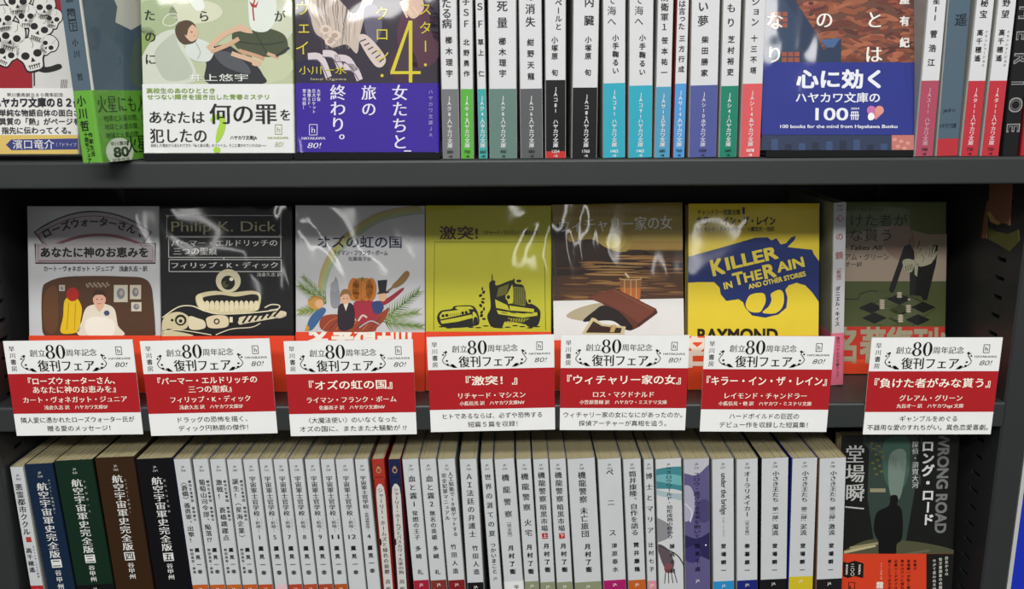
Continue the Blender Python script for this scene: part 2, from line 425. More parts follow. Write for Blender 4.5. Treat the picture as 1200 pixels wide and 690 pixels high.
# neighbouring fixture at the right edge
nb = empty('display_panel', Matrix.Translation((0.45, 0.65, 0.6)))
tag(nb, 'blue panel with pale metal edge right of the bookcase', 'panel')
mb = MB(); mb.box(XR + .0255 - .45, XR + .18 - .45, 0.0, 0.02, 0, 1.0, mat('1c2fae', 'satin')); mb.build('board', nb)
mb = MB(); mb.box(XR + .0222 - .45, XR + .0254 - .45, -0.004, 0.02, 0, 1.0, mat('b8b8b4', 'metal')); mb.build('edge_trim', nb)

# ------------------------------------------------------------------ announcement cards on the middle shelf lip
GCARD = 'red and white announcement cards on the middle shelf lip'
def card(tl, tr, bl, br, where, titles, author, trans, lines):
    D = LIPM - 0.0012
    a, b, c, d = (at(*q, D) for q in (tl, tr, bl, br))
    W = ((b - a).length + (d - c).length) / 2; H = ((a - c).length + (b - d).length) / 2
    roll = math.atan2(a.z - b.z, b.x - a.x) * 0.5 + math.atan2(c.z - d.z, d.x - c.x) * 0.5
    cx = (a.x + b.x + c.x + d.x) / 4; zc = (c.z + d.z) / 2
    M = Matrix.Translation((cx, D, zc)) @ Matrix.Rotation(roll, 4, 'Y')
    mb = MB(); mb.box(-W / 2, W / 2, 0, 0.0008, 0, H, mat('e6e6e4', 'paper'))
    f = Face(mb, lambda x, y: (-W / 2 + x / 765 * W, H - y / 566 * H), W / 765, lambda u, v, l: (u, -l, v), (-W / 2, W / 2, 0, H), 'paper')
    K = '141414'; C = 'f6ecdc'
    f.v('早川書房', 45, 25, 180, 36, K, style='m')
    f.h('創立', 195, 72, 48, K, style='m'); num80(f, 243, 360, 24, 105, K); f.h('周年記念', 455, 72, 46, K, style='m')
    f.h('復刊フェア', 355, 148, 76, K, style='M', w=335)
    for sg in (1, -1):
        X = lambda x: x if sg > 0 else 686 - x
        pts = [(95, 88), (112, 100), (100, 118), (90, 138), (108, 160), (140, 172), (165, 178)]
        f.line([(X(x), y) for x, y in pts], 4, K, 4, True)
        for x, y, r in ((112, 88, 8), (94, 104, 6), (116, 140, 7), (120, 162, 8), (150, 166, 8)): f.ell(X(x), y, r, r * .8, K, 4, 10)
        f.poly([(X(x), y) for x, y in ((135, 160), (160, 165), (178, 182), (150, 180))], K, 4)
    f.mark(660, 40, 694, 86, K, wd=3)
    f.h('HAYAKAWA', 678, 108, 20, K, style='m', w=130, sy=19); f.h('80!', 678, 144, 42, K, style='l', shear=0.22, w=70)
    f.rect_(0, 193, 765, 432, 'a81f24', 0)
    if len(titles) == 1: f.h(titles[0], 382, 262, 62, C, style='M', w=min(715, 62 * len(titles[0])))
    else:
        f.h(titles[0], 375, 238, 48, C, style='M'); f.h(titles[1], 385, 290, 48, C, style='M')
    f.h(author, 382, 350, 42, C, style='M'); f.h(trans, 382, 396, 29, C, style='M')
    for q, y in zip(lines, (472, 524)): f.h(q, 382, y, 39, K, style='g', w=min(730, 38 * len(q)))
    o = mb.build('announcement_card'); o.matrix_world = M
    tag(o, 'red and white announcement card below ' + where, 'card', GCARD)
card((9, 400), (159.5, 398), (15.3, 510.6), (164.4, 508.7), 'the grey book with a brown room picture, leftmost card', ['『ローズウォーターさん、', 'あなたに神のお恵みを』'], 'カート・ヴォネガット・ジュニア', '浅倉久志 訳　ハヤカワ文庫SF', ['隣人愛に憑かれたローズウォーター氏が', '贈る愛のメッセージ！'])
card((168, 400), (320, 396.3), (175, 510.6), (323, 507.6), 'the black book with an eyeball and teeth', ['『パーマー・エルドリッチの', '三つの聖痕』'], 'フィリップ・K・ディック', '浅倉久志 訳　ハヤカワ文庫SF', ['ドラッグの恐怖を描く、', 'ディック円熟期の傑作！'])
card((336, 400), (486.5, 397.5), (338.5, 511), (487, 508.6), 'the grey rainbow book', ['『オズの虹の国』'], 'ライマン・フランク・ボーム', '佐藤高子 訳　ハヤカワ文庫NV', ['〈大魔法使い〉のいなくなった', 'オズの国に、またまた大騒動が !?'])
card((502, 395), (649.5, 392), (505, 506.4), (652.3, 503), 'the yellow book with a truck', ['『激突！』'], 'リチャード・マシスン', '小鷹信光 訳　ハヤカワ文庫NV', ['ヒトであるならば、必ずや恐怖する', '短篇５篇を収録！'])
card((656, 393), (804.8, 392.3), (656.6, 503.3), (805.3, 504.4), 'the sunset lake and wallet book', ['『ウィチャリー家の女』'], 'ロス・マクドナルド', '小笠原豊樹 訳　ハヤカワ・ミステリ文庫', ['ウィチャリー家の女になにがあったのか。', '探偵アーチャーが真相を追う。'])
card((822, 393.8), (972.8, 394.4), (823, 505.4), (972.6, 506), 'the yellow book with a blue revolver', ['『キラー・イン・ザ・レイン』'], 'レイモンド・チャンドラー', '小鷹信光・他 訳　ハヤカワ・ミステリ文庫', ['ハードボイルドの巨匠の', 'デビュー作を収録した短篇集！'])
card((1016.6, 396.4), (1168, 395.8), (1015.6, 508.8), (1167.5, 508.8), 'the green chess-table book, rightmost card', ['『負けた者がみな貰う』'], 'グレアム・グリーン', '丸谷才一 訳　ハヤカワepi 文庫', ['ギャンブルをめぐる', '不器用な愛のすれちがい。異色恋愛喜劇。'])

# ------------------------------------------------------------------ middle shelf: covers facing out
GM = 'paperbacks facing out on the middle shelf'
DB, LN = 0.676, 11.0
OB = 'd8401f'
def obi(b, py, light=OB):
    f = b.band(py, light); f.z = (0, 0, 1.0); return f
# 1: arched title and a brown room
b = FrontBook((30.5, 242), (186.5, 242), (36, 395), (188.5, 395), DB, MIDZ, LN, 0.012, 'grey paperback with arched title banner and brown room painting of a yellow dress', GM, 'bcbdbe')
f = b.f.zoom(0, 230, 3.833); K = '17120f'
def archpts(y, bulge, x0=160, x1=690, n=14): return [(x0 + (x1 - x0) * i / n, y - bulge * (1 - (2 * i / n - 1) ** 2)) for i in range(n + 1)]
f.poly(archpts(160, 92, 155, 680) + [(645, 212), (698, 212), (698, 300), (160, 300), (158, 214), (195, 214)], 'a09b9d', 0)
f.line(archpts(160, 92, 155, 680) + [(645, 212), (698, 212), (698, 300), (160, 300), (158, 214), (195, 214)], 7, '3c3034', 1, closed=True)
f.line(archpts(172, 84, 172, 664) + [(628, 222), (686, 222), (686, 290), (172, 290), (172, 222), (212, 222)], 4, '7a4250', 1, closed=True)
f.poly(archpts(212, 46, 250, 640), '7c4a55', 1); f.poly(archpts(213, 34, 282, 610), 'a9a5a6', 1.5)
tt = 'ローズウォーターさん、'
for i, ch in enumerate(tt):
    q = (i + 0.5) / len(tt); X = 190 + 465 * q; Y = 168 - 62 * (1 - (2 * q - 1) ** 2) + 8
    f.h(ch, X, Y, 44, K, 4, 'x', ang=-math.atan((2 * q - 1) * 0.55))
f.h('あなたに神のお恵みを', 425, 252, 48, K, 4, 'x', w=480)
f.h('カート・ヴォネガット・ジュニア　浅倉久志・訳', 430, 325, 26, K, 4, 'b', w=465)
f.poly([(190, 420), (215, 385), (290, 362), (430, 357), (560, 360), (640, 366), (678, 400), (690, 480), (698, 600), (690, 625), (600, 628), (470, 628), (300, 625), (205, 628), (188, 560)], '4b301d', 1, True)
f.poly([(200, 440), (250, 400), (262, 480), (255, 600), (215, 612), (196, 560)], '5f3a20', 1.4, True)
f.poly([(290, 470), (315, 450), (345, 455), (368, 500), (362, 560), (352, 608), (275, 612), (284, 540)], 'd9b213', 2, True)
f.ell(327, 440, 28, 31, 'a31f15', 3); f.line([(310, 480), (300, 600)], 4, 'b08c10', 3); f.line([(340, 480), (335, 600)], 4, 'b08c10', 3)
f.poly([(385, 505), (420, 486), (475, 484), (515, 508), (530, 580), (552, 625), (358, 625), (368, 560)], 'd9cfbc', 2, True)
f.poly([(385, 560), (440, 540), (510, 560), (505, 624), (400, 624)], 'e6dfd2', 2.5, True)
f.ell(447, 462, 29, 34, 'd7a58c', 3); f.poly([(417, 455), (420, 432), (445, 420), (472, 432), (476, 455), (462, 443), (432, 443)], '3a2319', 4, True)
f.ell(437, 462, 3, 3, '2a1a14', 4, 8); f.ell(458, 462, 3, 3, '2a1a14', 4, 8); f.line([(438, 482), (456, 482)], 3, '9a5a4a', 4)
f.poly([(425, 490), (470, 490), (447, 520)], 'd7a58c', 3.5); f.ell(480, 524, 14, 13, '39456b', 4, 6)
for x0, y0, x1, y1, c in ((512, 398, 574, 475, 'b9b4a0'), (584, 398, 634, 462, 'bdb59e'), (590, 475, 636, 516, 'c4bda8'), (266, 398, 292, 425, 'b7a898')):
    f.rect_(x0, y0, x1, y1, c, 2); f.ell((x0 + x1) / 2, (y0 + y1) / 2, (x1 - x0) * .3, (y1 - y0) * .33, '6d7483', 3, 9); f.ell((x0 + x1) / 2 + 3, (y0 + y1) / 2 - 3, (x1 - x0) * .14, (y1 - y0) * .16, 'a8957c', 3.5, 9)
for i in range(16): f.ell(390 + i * 6.5, 398 + 8 * math.sin(i * 2.1), 4, 8, '8a7a68', 2, 6, i * 40)
obi(b, 393); b.done()
# 2: eyeball on teeth
b = FrontBook((188, 242), (343.5, 241), (188.5, 395), (344, 395), DB, MIDZ, LN, 0.014, 'black paperback with eyeball on teeth and framed cream lettering', GM, '0b0b0d')
f = b.f.zoom(180, 230, 3.835); C = 'd8cfae'; Wt = 'c9c9c4'
for x0, y0, x1, y1 in ((60, 86, 572, 180), (68, 184, 572, 274), (70, 284, 574, 338)): f.box(x0, y0, x1, y1, 3.2, Wt, 2)
for p in (((55, 82), (68, 94)), ((577, 78), (564, 92)), ((55, 186), (68, 174)), ((577, 186), (566, 174)), ((316, 178), (316, 186)), ((316, 273), (316, 285))): f.line(p, 4, C, 2)
f.h('Philip K. Dick', 316, 134, 66, 'c6bf93', 4, 'm', w=470)
f.h('パーマー・エルドリッチの', 318, 210, 33, Wt, 4, 'M', w=475); f.h('三つの聖痕', 188, 247, 36, Wt, 4, 'M', w=195)
f.h('フィリップ・K・ディック', 320, 310, 30, Wt, 4, 'M', w=478); f.h('浅倉久志 訳', 520, 352, 18, Wt, 4, 'g', w=110)
f.ell(336, 380, 56, 53, 'cfc5a4', 2); f.ell(335, 388, 31, 32, '15140f', 3); f.ell(350, 372, 9, 8, 'e6e0c8', 4); f.ell(322, 396, 14, 15, '4c4a2c', 3.5); f.ell(330, 390, 7, 7, '060606', 4)
f.poly([(190, 470), (200, 440), (270, 425), (345, 432), (440, 424), (480, 440), (478, 490), (460, 515), (380, 524), (280, 524), (215, 512)], 'cabf97', 1, True)
f.poly([(228, 452), (300, 442), (370, 450), (440, 440), (470, 446), (468, 472), (430, 486), (340, 492), (260, 486), (226, 470)], '14130f', 2, True)
for i in range(11):
    x = 232 + i * 22; h_ = 40 if i in (3, 4, 5) else 32
    f.poly([(x, 478), (x + 9, 468), (x + 19, 478), (x + 18, 470 + h_), (x + 10, 478 + h_), (x + 2, 470 + h_)], 'd8ceaa', 3, True, 3)
f.poly([(196, 445), (214, 440), (224, 470), (236, 505), (216, 508), (200, 480)], 'd8ceaa', 3, True)
f.line([(40, 545), (110, 498), (170, 492), (220, 510), (290, 528), (430, 524), (560, 510)], 5, C, 2, True)
f.poly([(40, 560), (70, 528), (120, 520), (160, 545), (150, 590), (110, 600), (60, 596), (40, 624)], 'c4ba93', 1, True)
f.ell(122, 556, 26, 25, '1a1912', 2); f.ell(122, 558, 17, 16, 'c4ba93', 2.5); f.ell(122, 560, 8, 8, '111111', 3); f.ell(84, 556, 7, 6, '111111', 3, 10)
f.poly([(160, 540), (200, 548), (228, 560), (232, 590), (190, 600), (160, 590)], 'd0c7a6', 2, True)
f.poly([(240, 545), (280, 534), (330, 540), (336, 580), (300, 592), (250, 590), (238, 566)], 'cfc19f', 2, True); f.ell(284, 562, 14, 14, '15140f', 3, 8); f.ell(284, 562, 8, 8, 'cfc19f', 3.5, 8)
f.poly([(338, 540), (375, 534), (382, 560), (350, 574)], '0b0b0d', 3, True); f.rect_(342, 542, 356, 566, 'd8ceaa', 4)
f.poly([(385, 545), (440, 536), (500, 536), (560, 515), (595, 520), (585, 540), (500, 556), (420, 570), (384, 575)], 'c9bfa0', 2, True)
for k in range(6): f.line([(400 + k * 28, 570 - k * 6), (425 + k * 28, 533 - k * 4)], 9, '0b0b0d', 3)
f.line([(500, 500), (530, 486), (565, 490), (560, 505), (520, 512)], 5, C, 2, True); f.line([(505, 530), (560, 545), (595, 535)], 5, C, 2, True)
f.line([(40, 612), (90, 600), (160, 606), (260, 622)], 4, C, 3, True); f.line([(280, 622), (350, 596), (440, 588), (480, 570)], 4, C, 2, True)
f.poly([(40, 602), (100, 606), (180, 626), (40, 628)], 'c4ba93', 1, True)
obi(b, 393.5); b.done()
# 3: rainbow, palm nest
b = FrontBook((346.7, 241), (498, 242), (346.5, 395), (498.5, 395), DB, MIDZ, LN, 0.012, 'grey paperback with rainbow arch and figures in a palm leaf nest', GM, 'babbbc')
f = b.f.zoom(335, 230, 3.835)
rb = [(150, 410), (165, 330), (215, 230), (300, 150), (400, 85), (500, 58), (600, 46)]
for k, c in enumerate(('a6946f', 'a9a05a', '9fa56c', '98a58a')):
    f.line([(x + k * 7, y + k * 9) for x, y in rb], 13, c, 1 + k * .1, True)
NV = '16163e'
f.h('オズの虹の国', 332, 206, 58, NV, 4, 'b', w=375); f.h('ライマン・フランク・ボーム', 335, 254, 26, '22222e', 4, 'b', w=245); f.h('佐藤高子訳', 333, 281, 21, '22222e', 4, 'g', w=106)
def frond(f, x0, y0, x1, y1, ln, wdt, c1, c2, lay):
    d = Vector((x1 - x0, y1 - y0)); L_ = d.length; d.normalize(); nn = Vector((-d.y, d.x))
    f.line([(x0, y0), (x1, y1)], 4, c1, lay)
    for i in range(15):
        q = Vector((x0, y0)) + d * (L_ * i / 15)
        for sg in (1, -1):
            e = q + d * ln * 0.75 + nn * sg * ln * (1.0 - i / 22)
            f.line([tuple(q), tuple(e)], wdt, c1 if (i + sg) % 3 else c2, lay + .1 * (i % 3), taper=True)
frond(f, 180, 480, 60, 400, 42, 6, '55703c', '87924a', 2); frond(f, 160, 500, 62, 520, 38, 6, '6d8048', '9aa058', 2); frond(f, 175, 460, 75, 360, 30, 5, '64804a', '8f9c56', 2)
frond(f, 430, 560, 600, 425, 46, 7, '4d6b38', '7f9150', 2); frond(f, 450, 570, 615, 585, 40, 7, '59763f', '8c9a58', 2); frond(f, 440, 550, 595, 520, 42, 6, '64804a', '8f9c56', 2.2)
f.poly([(160, 545), (230, 530), (330, 560), (430, 520), (462, 500), (450, 545), (410, 590), (380, 608), (175, 606)], '8a3a22', 2.4, True)
for k in range(8): f.line([(165 + k * 30, 600), (200 + k * 30, 560), (245 + k * 26, 540)], 4, ('b0603a', '6a2a18')[k % 2], 2.8, True)
f.poly([(200, 425), (216, 385), (224, 362), (236, 395), (245, 470), (235, 500), (205, 495)], '84868c', 2.6, True); f.ell(219, 405, 18, 24, '8f9096', 3)
f.poly([(235, 500), (265, 478), (300, 485), (310, 530), (300, 590), (240, 598)], '241a24', 3, True); f.poly([(258, 480), (282, 480), (270, 515)], 'cfc9bd', 3.5); f.ell(268, 458, 23, 26, 'd3a583', 4)
f.poly([(244, 452), (250, 425), (270, 416), (292, 428), (296, 452), (280, 440), (262, 440)], '8a6033', 5, True); f.ell(261, 460, 2.5, 3, '20140f', 5, 8); f.ell(276, 460, 2.5, 3, '20140f', 5, 8)
f.poly([(305, 480), (340, 465), (390, 470), (415, 500), (400, 560), (340, 575), (312, 545)], '962434', 3, True); f.poly([(385, 478), (450, 460), (522, 412), (525, 425), (460, 480), (400, 500)], '8d2233', 3.2, True)
for x, rx in ((300, 34), (325, 40), (355, 40), (378, 30)): f.ell(x + 6, 418, rx * .8, 52, 'b06a24', 4 + .1 * (x > 330))
for x in (310, 338, 366): f.line([(342, 372), (x, 400), (x, 440), (340, 468)], 3, '8a4d18', 4.5, True)
f.poly([(335, 378), (340, 362), (352, 366), (350, 380)], '5a6a2a', 4.6)
f.poly([(100, 600), (98, 570), (120, 530), (165, 500), (180, 515), (150, 560), (120, 598)], '375a86', 3, True); f.ell(135, 478, 36, 30, 'b98a3e', 3); f.ell(150, 482, 18, 19, 'd0a27a', 3.4); f.line([(100, 470), (130, 452), (165, 460)], 6, 'a07030', 3.6, True)
f.poly([(85, 605), (95, 575), (108, 590), (100, 606)], 'b98a2e', 3.2)
f.poly([(388, 480), (420, 470), (440, 495), (425, 525), (395, 522)], '2b3a6a', 3.4, True); f.poly([(412, 378), (456, 374), (450, 425), (468, 432), (408, 440), (418, 428)], '1c1a20', 3.6); f.ell(435, 452, 17, 20, 'd0a27a', 3.5)
f.line([(440, 440), (485, 405), (525, 370)], 9, '7a5632', 3.4); f.poly([(478, 400), (505, 372), (540, 335), (556, 350), (530, 390), (490, 412)], '806034', 3.6, True)
f.line([(325, 560), (345, 535), (365, 545)], 8, 'c9b8a8', 4, True); f.line([(330, 590), (380, 560), (420, 575)], 5, '9fb0b0', 4, True)
g = obi(b, 389); g.h('名著復刊!!', 422, 397, 33, 'e6e2d6', 4, 'x', w=120); b.done()
# 4: truck
b = FrontBook((498, 241), (645.3, 241.5), (500, 395), (647.5, 395), DB, MIDZ, LN, 0.012, 'yellow paperback with black ink drawing of a truck chasing a car', GM, 'b3b02a')
f = b.f.zoom(490, 230, 3.83); K = '12110c'
f.h('激突!', 182, 165, 64, '43131a', 4, 'b', w=170); f.h('リチャード・マシスン／小鷹信光訳', 414, 163, 22, '2c2a18', 4, 'b', w=245)
f.line([(70, 600), (74, 205), (566, 205), (572, 600)], 2.5, '4a4a18', 2)
f.poly([(85, 550), (100, 515), (150, 505), (165, 492), (240, 490), (265, 515), (275, 560), (260, 580), (180, 590), (110, 585)], K, 1, True)
f.poly([(96, 535), (110, 518), (225, 505), (232, 522), (180, 535), (100, 552)], 'b3b02a', 2); f.poly([(165, 500), (180, 494), (235, 494), (250, 505), (180, 510)], 'b3b02a', 2)
f.poly([(100, 558), (180, 543), (240, 530), (246, 545), (180, 562), (106, 572)], 'b3b02a', 2)
for x in (112, 128, 200, 216): f.ell(x, 536 - (x - 112) * .15, 7, 7, K, 3, 10)
for k in range(7): f.line([(135 + k * 9, 528 - k), (135 + k * 9, 540 - k)], 2, K, 3)
f.poly([(245, 520), (262, 530), (268, 565), (250, 575)], 'b3b02a', 2, True); f.ell(258, 560, 10, 20, K, 3)
f.poly([(320, 388), (345, 378), (352, 400), (420, 376), (440, 392), (470, 398), (482, 430), (488, 470), (525, 490), (548, 515), (545, 560), (525, 585), (470, 572), (395, 560), (375, 588), (330, 585), (310, 540), (325, 500), (322, 440)], K, 1, True)
f.poly([(360, 410), (408, 392), (398, 440), (352, 452)], '5d5c1c', 2); f.poly([(395, 450), (422, 395), (430, 440), (425, 480), (405, 482)], 'b3b02a', 2)
f.poly([(425, 405), (478, 410), (482, 470), (480, 492), (428, 484)], '77761f', 2)
for k in range(8): f.line([(430 + k * 6.5, 408 + k * .6), (431 + k * 6.5, 486)], 2.6, K, 3)
f.poly([(345, 462), (400, 488), (410, 512), (350, 500)], 'b3b02a', 2); f.poly([(410, 490), (480, 500), (520, 505), (520, 520), (412, 512)], 'b3b02a', 2)
f.poly([(352, 510), (380, 516), (470, 526), (535, 520), (535, 535), (470, 545), (360, 528)], 'b3b02a', 2)
for x0, x1 in ((375, 400), (415, 440), (450, 475), (490, 515)): f.line([(x0, 522), (x1, 525)], 3, K, 3)
f.ell(405, 452, 13, 15, 'b3b02a', 4); f.ell(405, 452, 8, 9, K, 4.2); f.ell(500, 470, 11, 13, 'b3b02a', 4); f.ell(500, 470, 6, 8, K, 4.2)
f.ell(352, 565, 26, 24, K, 2); f.ell(510, 566, 28, 22, K, 2)
f.poly([(400, 545), (450, 548), (500, 548), (470, 566), (420, 560)], '8c8a22', 3); 
for k in range(8): f.line([(402 + k * 12, 546), (396 + k * 12, 566)], 4, K, 3.4)
for i in range(10): f.ell(288 + 8 * math.sin(i * 2.3), 415 + i * 15, 4 + 3 * abs(math.sin(i)), 9, K, 1.5, 7, i * 30)
f.ell(452, 380, 12, 7, K, 1.5, 10); f.line([(335, 378), (332, 350), (330, 400)], 3, K, 1.5); f.line([(430, 370), (428, 385)], 8, K, 1.5)
for i in range(14): f.ell(105 + i * 33, 585 + 5 * math.sin(i * 1.7), 14, 3, K, 1.2, 8)
obi(b, 388.5); b.done()
# 5: sunset lake and wallet
b = FrontBook((646, 241), (798.8, 238), (649.5, 395), (802, 392), DB, MIDZ, LN, 0.013, 'paperback with brown sunset lake over white, leather wallet and drinking glass', GM, 'd6d5d2')
f = b.f.zoom(640, 230, 3.835)
sky = [(0, 0, 40, '84702a'), (0, 40, 90, '8e7830'), (0, 90, 150, '9c8638'), (0, 150, 200, 'a89248'), (0, 200, 245, '9c7c3c')]
for _, y0, y1, c in sky: f.rect_(10, y0, 640, y1, c, 0)
f.rect_(10, 240, 640, 475, '4a301d', 0); f.ell(295, 190, 95, 80, 'a08a3e', .3); f.ell(297, 192, 62, 55, 'b29a4a', .5); f.ell(300, 200, 34, 34, 'd6c878', .8)
f.poly([(10, 60), (40, 130), (75, 110), (100, 200), (150, 195), (215, 195), (260, 225), (330, 250), (420, 240), (470, 262), (470, 300), (10, 330)], '2c1d12', 1, True)
f.rect_(440, 246, 640, 262, '35271a', 1)
f.poly([(10, 330), (120, 300), (640, 290), (640, 320), (10, 360)], '2a1a12', 1.2)
rg = random.Random(3)
for i in range(70):                                          # glints on the water
    y = 268 + (i * 2.9) % 200; wd_ = rg.uniform(60, 230); x0 = rg.uniform(0, 560); c = rg.choice(['6f4a28', '5c3a20', '7c5630', '3a2416', '8a6236', '4c2f1b'])
    if 200 < x0 + wd_ / 2 < 430 and y < 420: c = rg.choice(['9a7240', '8a6236', 'a8804a'])
    h_ = rg.uniform(2, 6); f.poly([(x0, y), (x0 + wd_ * .5, y - h_), (x0 + wd_, y + 1), (x0 + wd_ * .5, y + h_)], c, 1.5 + .004 * i, True)
f.poly([(10, 470), (640, 458), (640, 640), (10, 640)], 'd8d7d4', 2)
f.poly([(90, 540), (150, 500), (260, 480), (260, 540), (180, 560)], 'a99d80', 2.3, True)
f.poly([(330, 368), (430, 368), (422, 470), (336, 470)], '8a5a34', 3); f.poly([(336, 410), (424, 410), (420, 465), (340, 465)], 'b4632c', 3.3)
f.line([(330, 366), (345, 374), (415, 374), (430, 366)], 3, 'c8b08a', 3.6, True)
for x in (352, 380, 405): f.line([(x, 376), (x, 460)], 4, 'c39a60', 3.6)
f.line([(355, 345), (372, 366)], 8, 'd8c8a8', 3.6)
f.poly([(185, 455), (300, 415), (335, 425), (495, 505), (500, 525), (420, 585), (390, 600), (250, 480)], '5a2d1e', 4)
f.poly([(300, 415), (335, 425), (495, 505), (420, 575), (350, 520), (270, 480), (190, 455)], '6b3726', 4.3)
f.line([(300, 420), (480, 510)], 3, '83503a', 4.5); f.line([(410, 580), (498, 515)], 10, '42201a', 4.6)
f.poly([(165, 560), (215, 515), (260, 490), (330, 520), (390, 590), (360, 600), (300, 560), (215, 560)], '1c1310', 4.6, True)
f.poly([(160, 618), (205, 545), (220, 548), (250, 572), (358, 585), (350, 620)], 'c3b588', 5); f.poly([(178, 612), (212, 560), (250, 582), (340, 592), (334, 614)], '332018', 5.3)
f.ell(300, 590, 14, 10, '8d6a3c', 5.6); f.poly([(285, 610), (300, 575), (315, 578), (305, 610)], 'b99c6a', 5.7)
f.h('ウィチャリー家の女', 312, 126, 66, 'e0dfd8', 6, 'M', w=505, ang=0.012); f.h('ロス・マクドナルド', 230, 68, 20, 'b8a888', 6, 'g', w=160); f.h('小笠原豊樹訳', 410, 64, 20, 'a89a70', 6, 'g', w=140)
f.line([(22, 60), (40, 330), (50, 460)], 10, '3b3026', 3, True)
obi(b, 397); b.done()
# 6: revolver
b = FrontBook((807, 239), (961, 238.2), (806, 395), (958.5, 395), DB, MIDZ, LN, 0.013, 'yellow paperback with big blue revolver silhouette and English title', GM, 'd6be2c', side='b8a324')
f = b.f.zoom(795, 230, 3.834); BL = '0e2460'; Y = 'd9c440'
f.poly([(40, 272), (120, 250), (165, 238), (345, 186), (400, 184), (418, 198), (440, 188), (460, 216), (484, 210), (505, 185), (528, 177), (522, 196), (490, 228), (600, 240), (610, 262), (660, 330), (660, 520), (628, 470), (600, 430), (570, 400), (530, 388), (495, 400), (480, 420), (490, 455), (485, 500), (450, 530), (390, 545), (330, 535), (300, 500), (290, 475), (270, 462), (215, 470), (190, 440), (185, 410), (160, 385), (90, 385), (40, 388)], BL, 1)
f.poly([(302, 480), (320, 445), (355, 434), (385, 438), (392, 470), (380, 500), (365, 520), (330, 520), (308, 505)], 'd6be2c', 2, True)
f.poly([(415, 438), (450, 420), (470, 432), (474, 470), (462, 505), (430, 526), (378, 522), (405, 495), (418, 465)], 'd6be2c', 2, True)
an = R(13)
f.h('K', 176, 315, 100, Y, 4, 'x', ang=an, w=54); f.h('ILLER', 328, 276, 78, Y, 4, 'x', ang=an, w=232); f.h('IN', 222, 398, 42, Y, 4, 'x', ang=an, w=36)
f.h('T', 268, 368, 78, Y, 4, 'x', ang=an, w=44); f.h('HE', 334, 356, 60, Y, 4, 'x', ang=an, w=78); f.h('R', 408, 334, 86, Y, 4, 'x', ang=an, w=50); f.h('AIN', 502, 306, 62, Y, 4, 'x', ang=an, w=120); f.h('AND OTHER STORIES', 442, 376, 30, Y, 4, 'x', ang=an, w=262)
K = '15130c'
f.h('チャンドラー短篇全集', 182, 72, 26, K, 4, 'b', w=192); f.h('1', 292, 64, 44, '0e2a6a', 4, 'x'); f.line([(293, 50), (293, 80)], 10, '0e2a6a', 4)
f.h('キラー・イン・ザ・レイン', 258, 111, 44, K, 4, 'x', w=352); f.h('レイモンド・チャンドラー／小鷹信光・他訳', 256, 147, 23, K, 4, 'b', w=348)
f.h('RAYMOND', 266, 622, 80, '1c1208', 4, 'x', w=358)
g = obi(b, 393.5, 'e2481f'); g.h('名', 815, 412, 40, 'e8d8c8', 4, 'x'); b.done()
# 8: green cover with hands and tables
b = FrontBook((979.0, 236.8), (1106, 237), (985, 395), (1111.5, 395), 0.714, MIDZ, LN, 0.012, 'olive green paperback with black sleeved hands above chequered cafe tables', GM, '626c44')
f = b.f.zoom(960, 225, 3.944); K = '0d0d0b'
f.rect_(0, 195, 640, 412, '9a8a78', 0); f.poly([(0, 195), (120, 200), (330, 150), (520, 200), (640, 196), (640, 215), (0, 215)], '9a8a78', 0.2); f.rect_(0, 412, 640, 660, '474f28', 0.4); f.poly([(330, 160), (420, 165), (440, 260), (380, 320), (300, 250)], '8d7464', .6, True)
f.h('・グリーン・セレクション', 190, 80, 22, K, 4, 'b', w=210, shear=.15)
f.h('負けた者が', 240, 132, 62, K, 4, 'g', w=335); f.h('みな貰う', 200, 200, 62, K, 4, 'g', w=262); f.h('Loser Takes All', 160, 256, 30, K, 4, 'b', w=250, shear=.2)
f.h('グレアム・グリーン', 190, 300, 34, '1e1c16', 4, 'g', w=262); f.h('丸谷才一訳', 130, 334, 24, '1e1c16', 4, 'g', w=135)
f.poly([(392, 250), (420, 240), (438, 275), (440, 310), (390, 330), (345, 462), (330, 466), (322, 450)], K, 2)
f.poly([(418, 330), (470, 340), (510, 320), (520, 245), (549, 246), (540, 330), (505, 470), (498, 500), (480, 500), (470, 480), (418, 476)], K, 2)
f.poly([(385, 318), (410, 308), (440, 320), (438, 345), (425, 370), (400, 366), (388, 345)], '9c9a80', 3, True)
for k in range(4): f.line([(398 + k * 10, 340 - k * 3), (402 + k * 9, 366 - k * 3)], 2.5, K, 3.4)
HC = 'a09a84'
f.poly([(446, 330), (448, 296), (470, 276), (492, 288), (508, 300), (528, 300), (520, 326), (498, 338), (466, 344)], HC, 3, True)
for p, q in (((502, 305), (508, 244)), ((512, 305), (521, 240)), ((521, 306), (533, 254)), ((526, 312), (542, 278))): f.line([p, q], 10, HC, 3.1); f.ell(q[0], q[1], 5, 6, HC, 3.1, 10)
f.line([(466, 284), (478, 268), (486, 276)], 9, HC, 3.1, True)
for p in (((507, 300), (511, 256)), ((517, 300), (524, 256)), ((470, 286), (484, 304), (478, 322))): f.line(p, 2.2, K, 3.5)
f.line([(465, 225), (452, 262), (472, 262), (462, 285)], 3.5, K, 3); f.line([(418, 212), (416, 240)], 4, '7a2a20', 3); f.poly([(440, 330), (458, 330), (452, 392), (440, 380)], '9c9a80', 3)
f.line([(110, 495), (180, 495), (190, 470), (240, 455), (270, 460)], 4, K, 2); f.poly([(182, 492), (215, 460), (270, 462), (330, 490), (300, 500), (200, 500)], '4a5230', 1.5)
def tile(cx, cy, a, c, lay): f.poly([(cx - a, cy), (cx, cy - a * .45), (cx + a, cy), (cx, cy + a * .45)], c, lay)
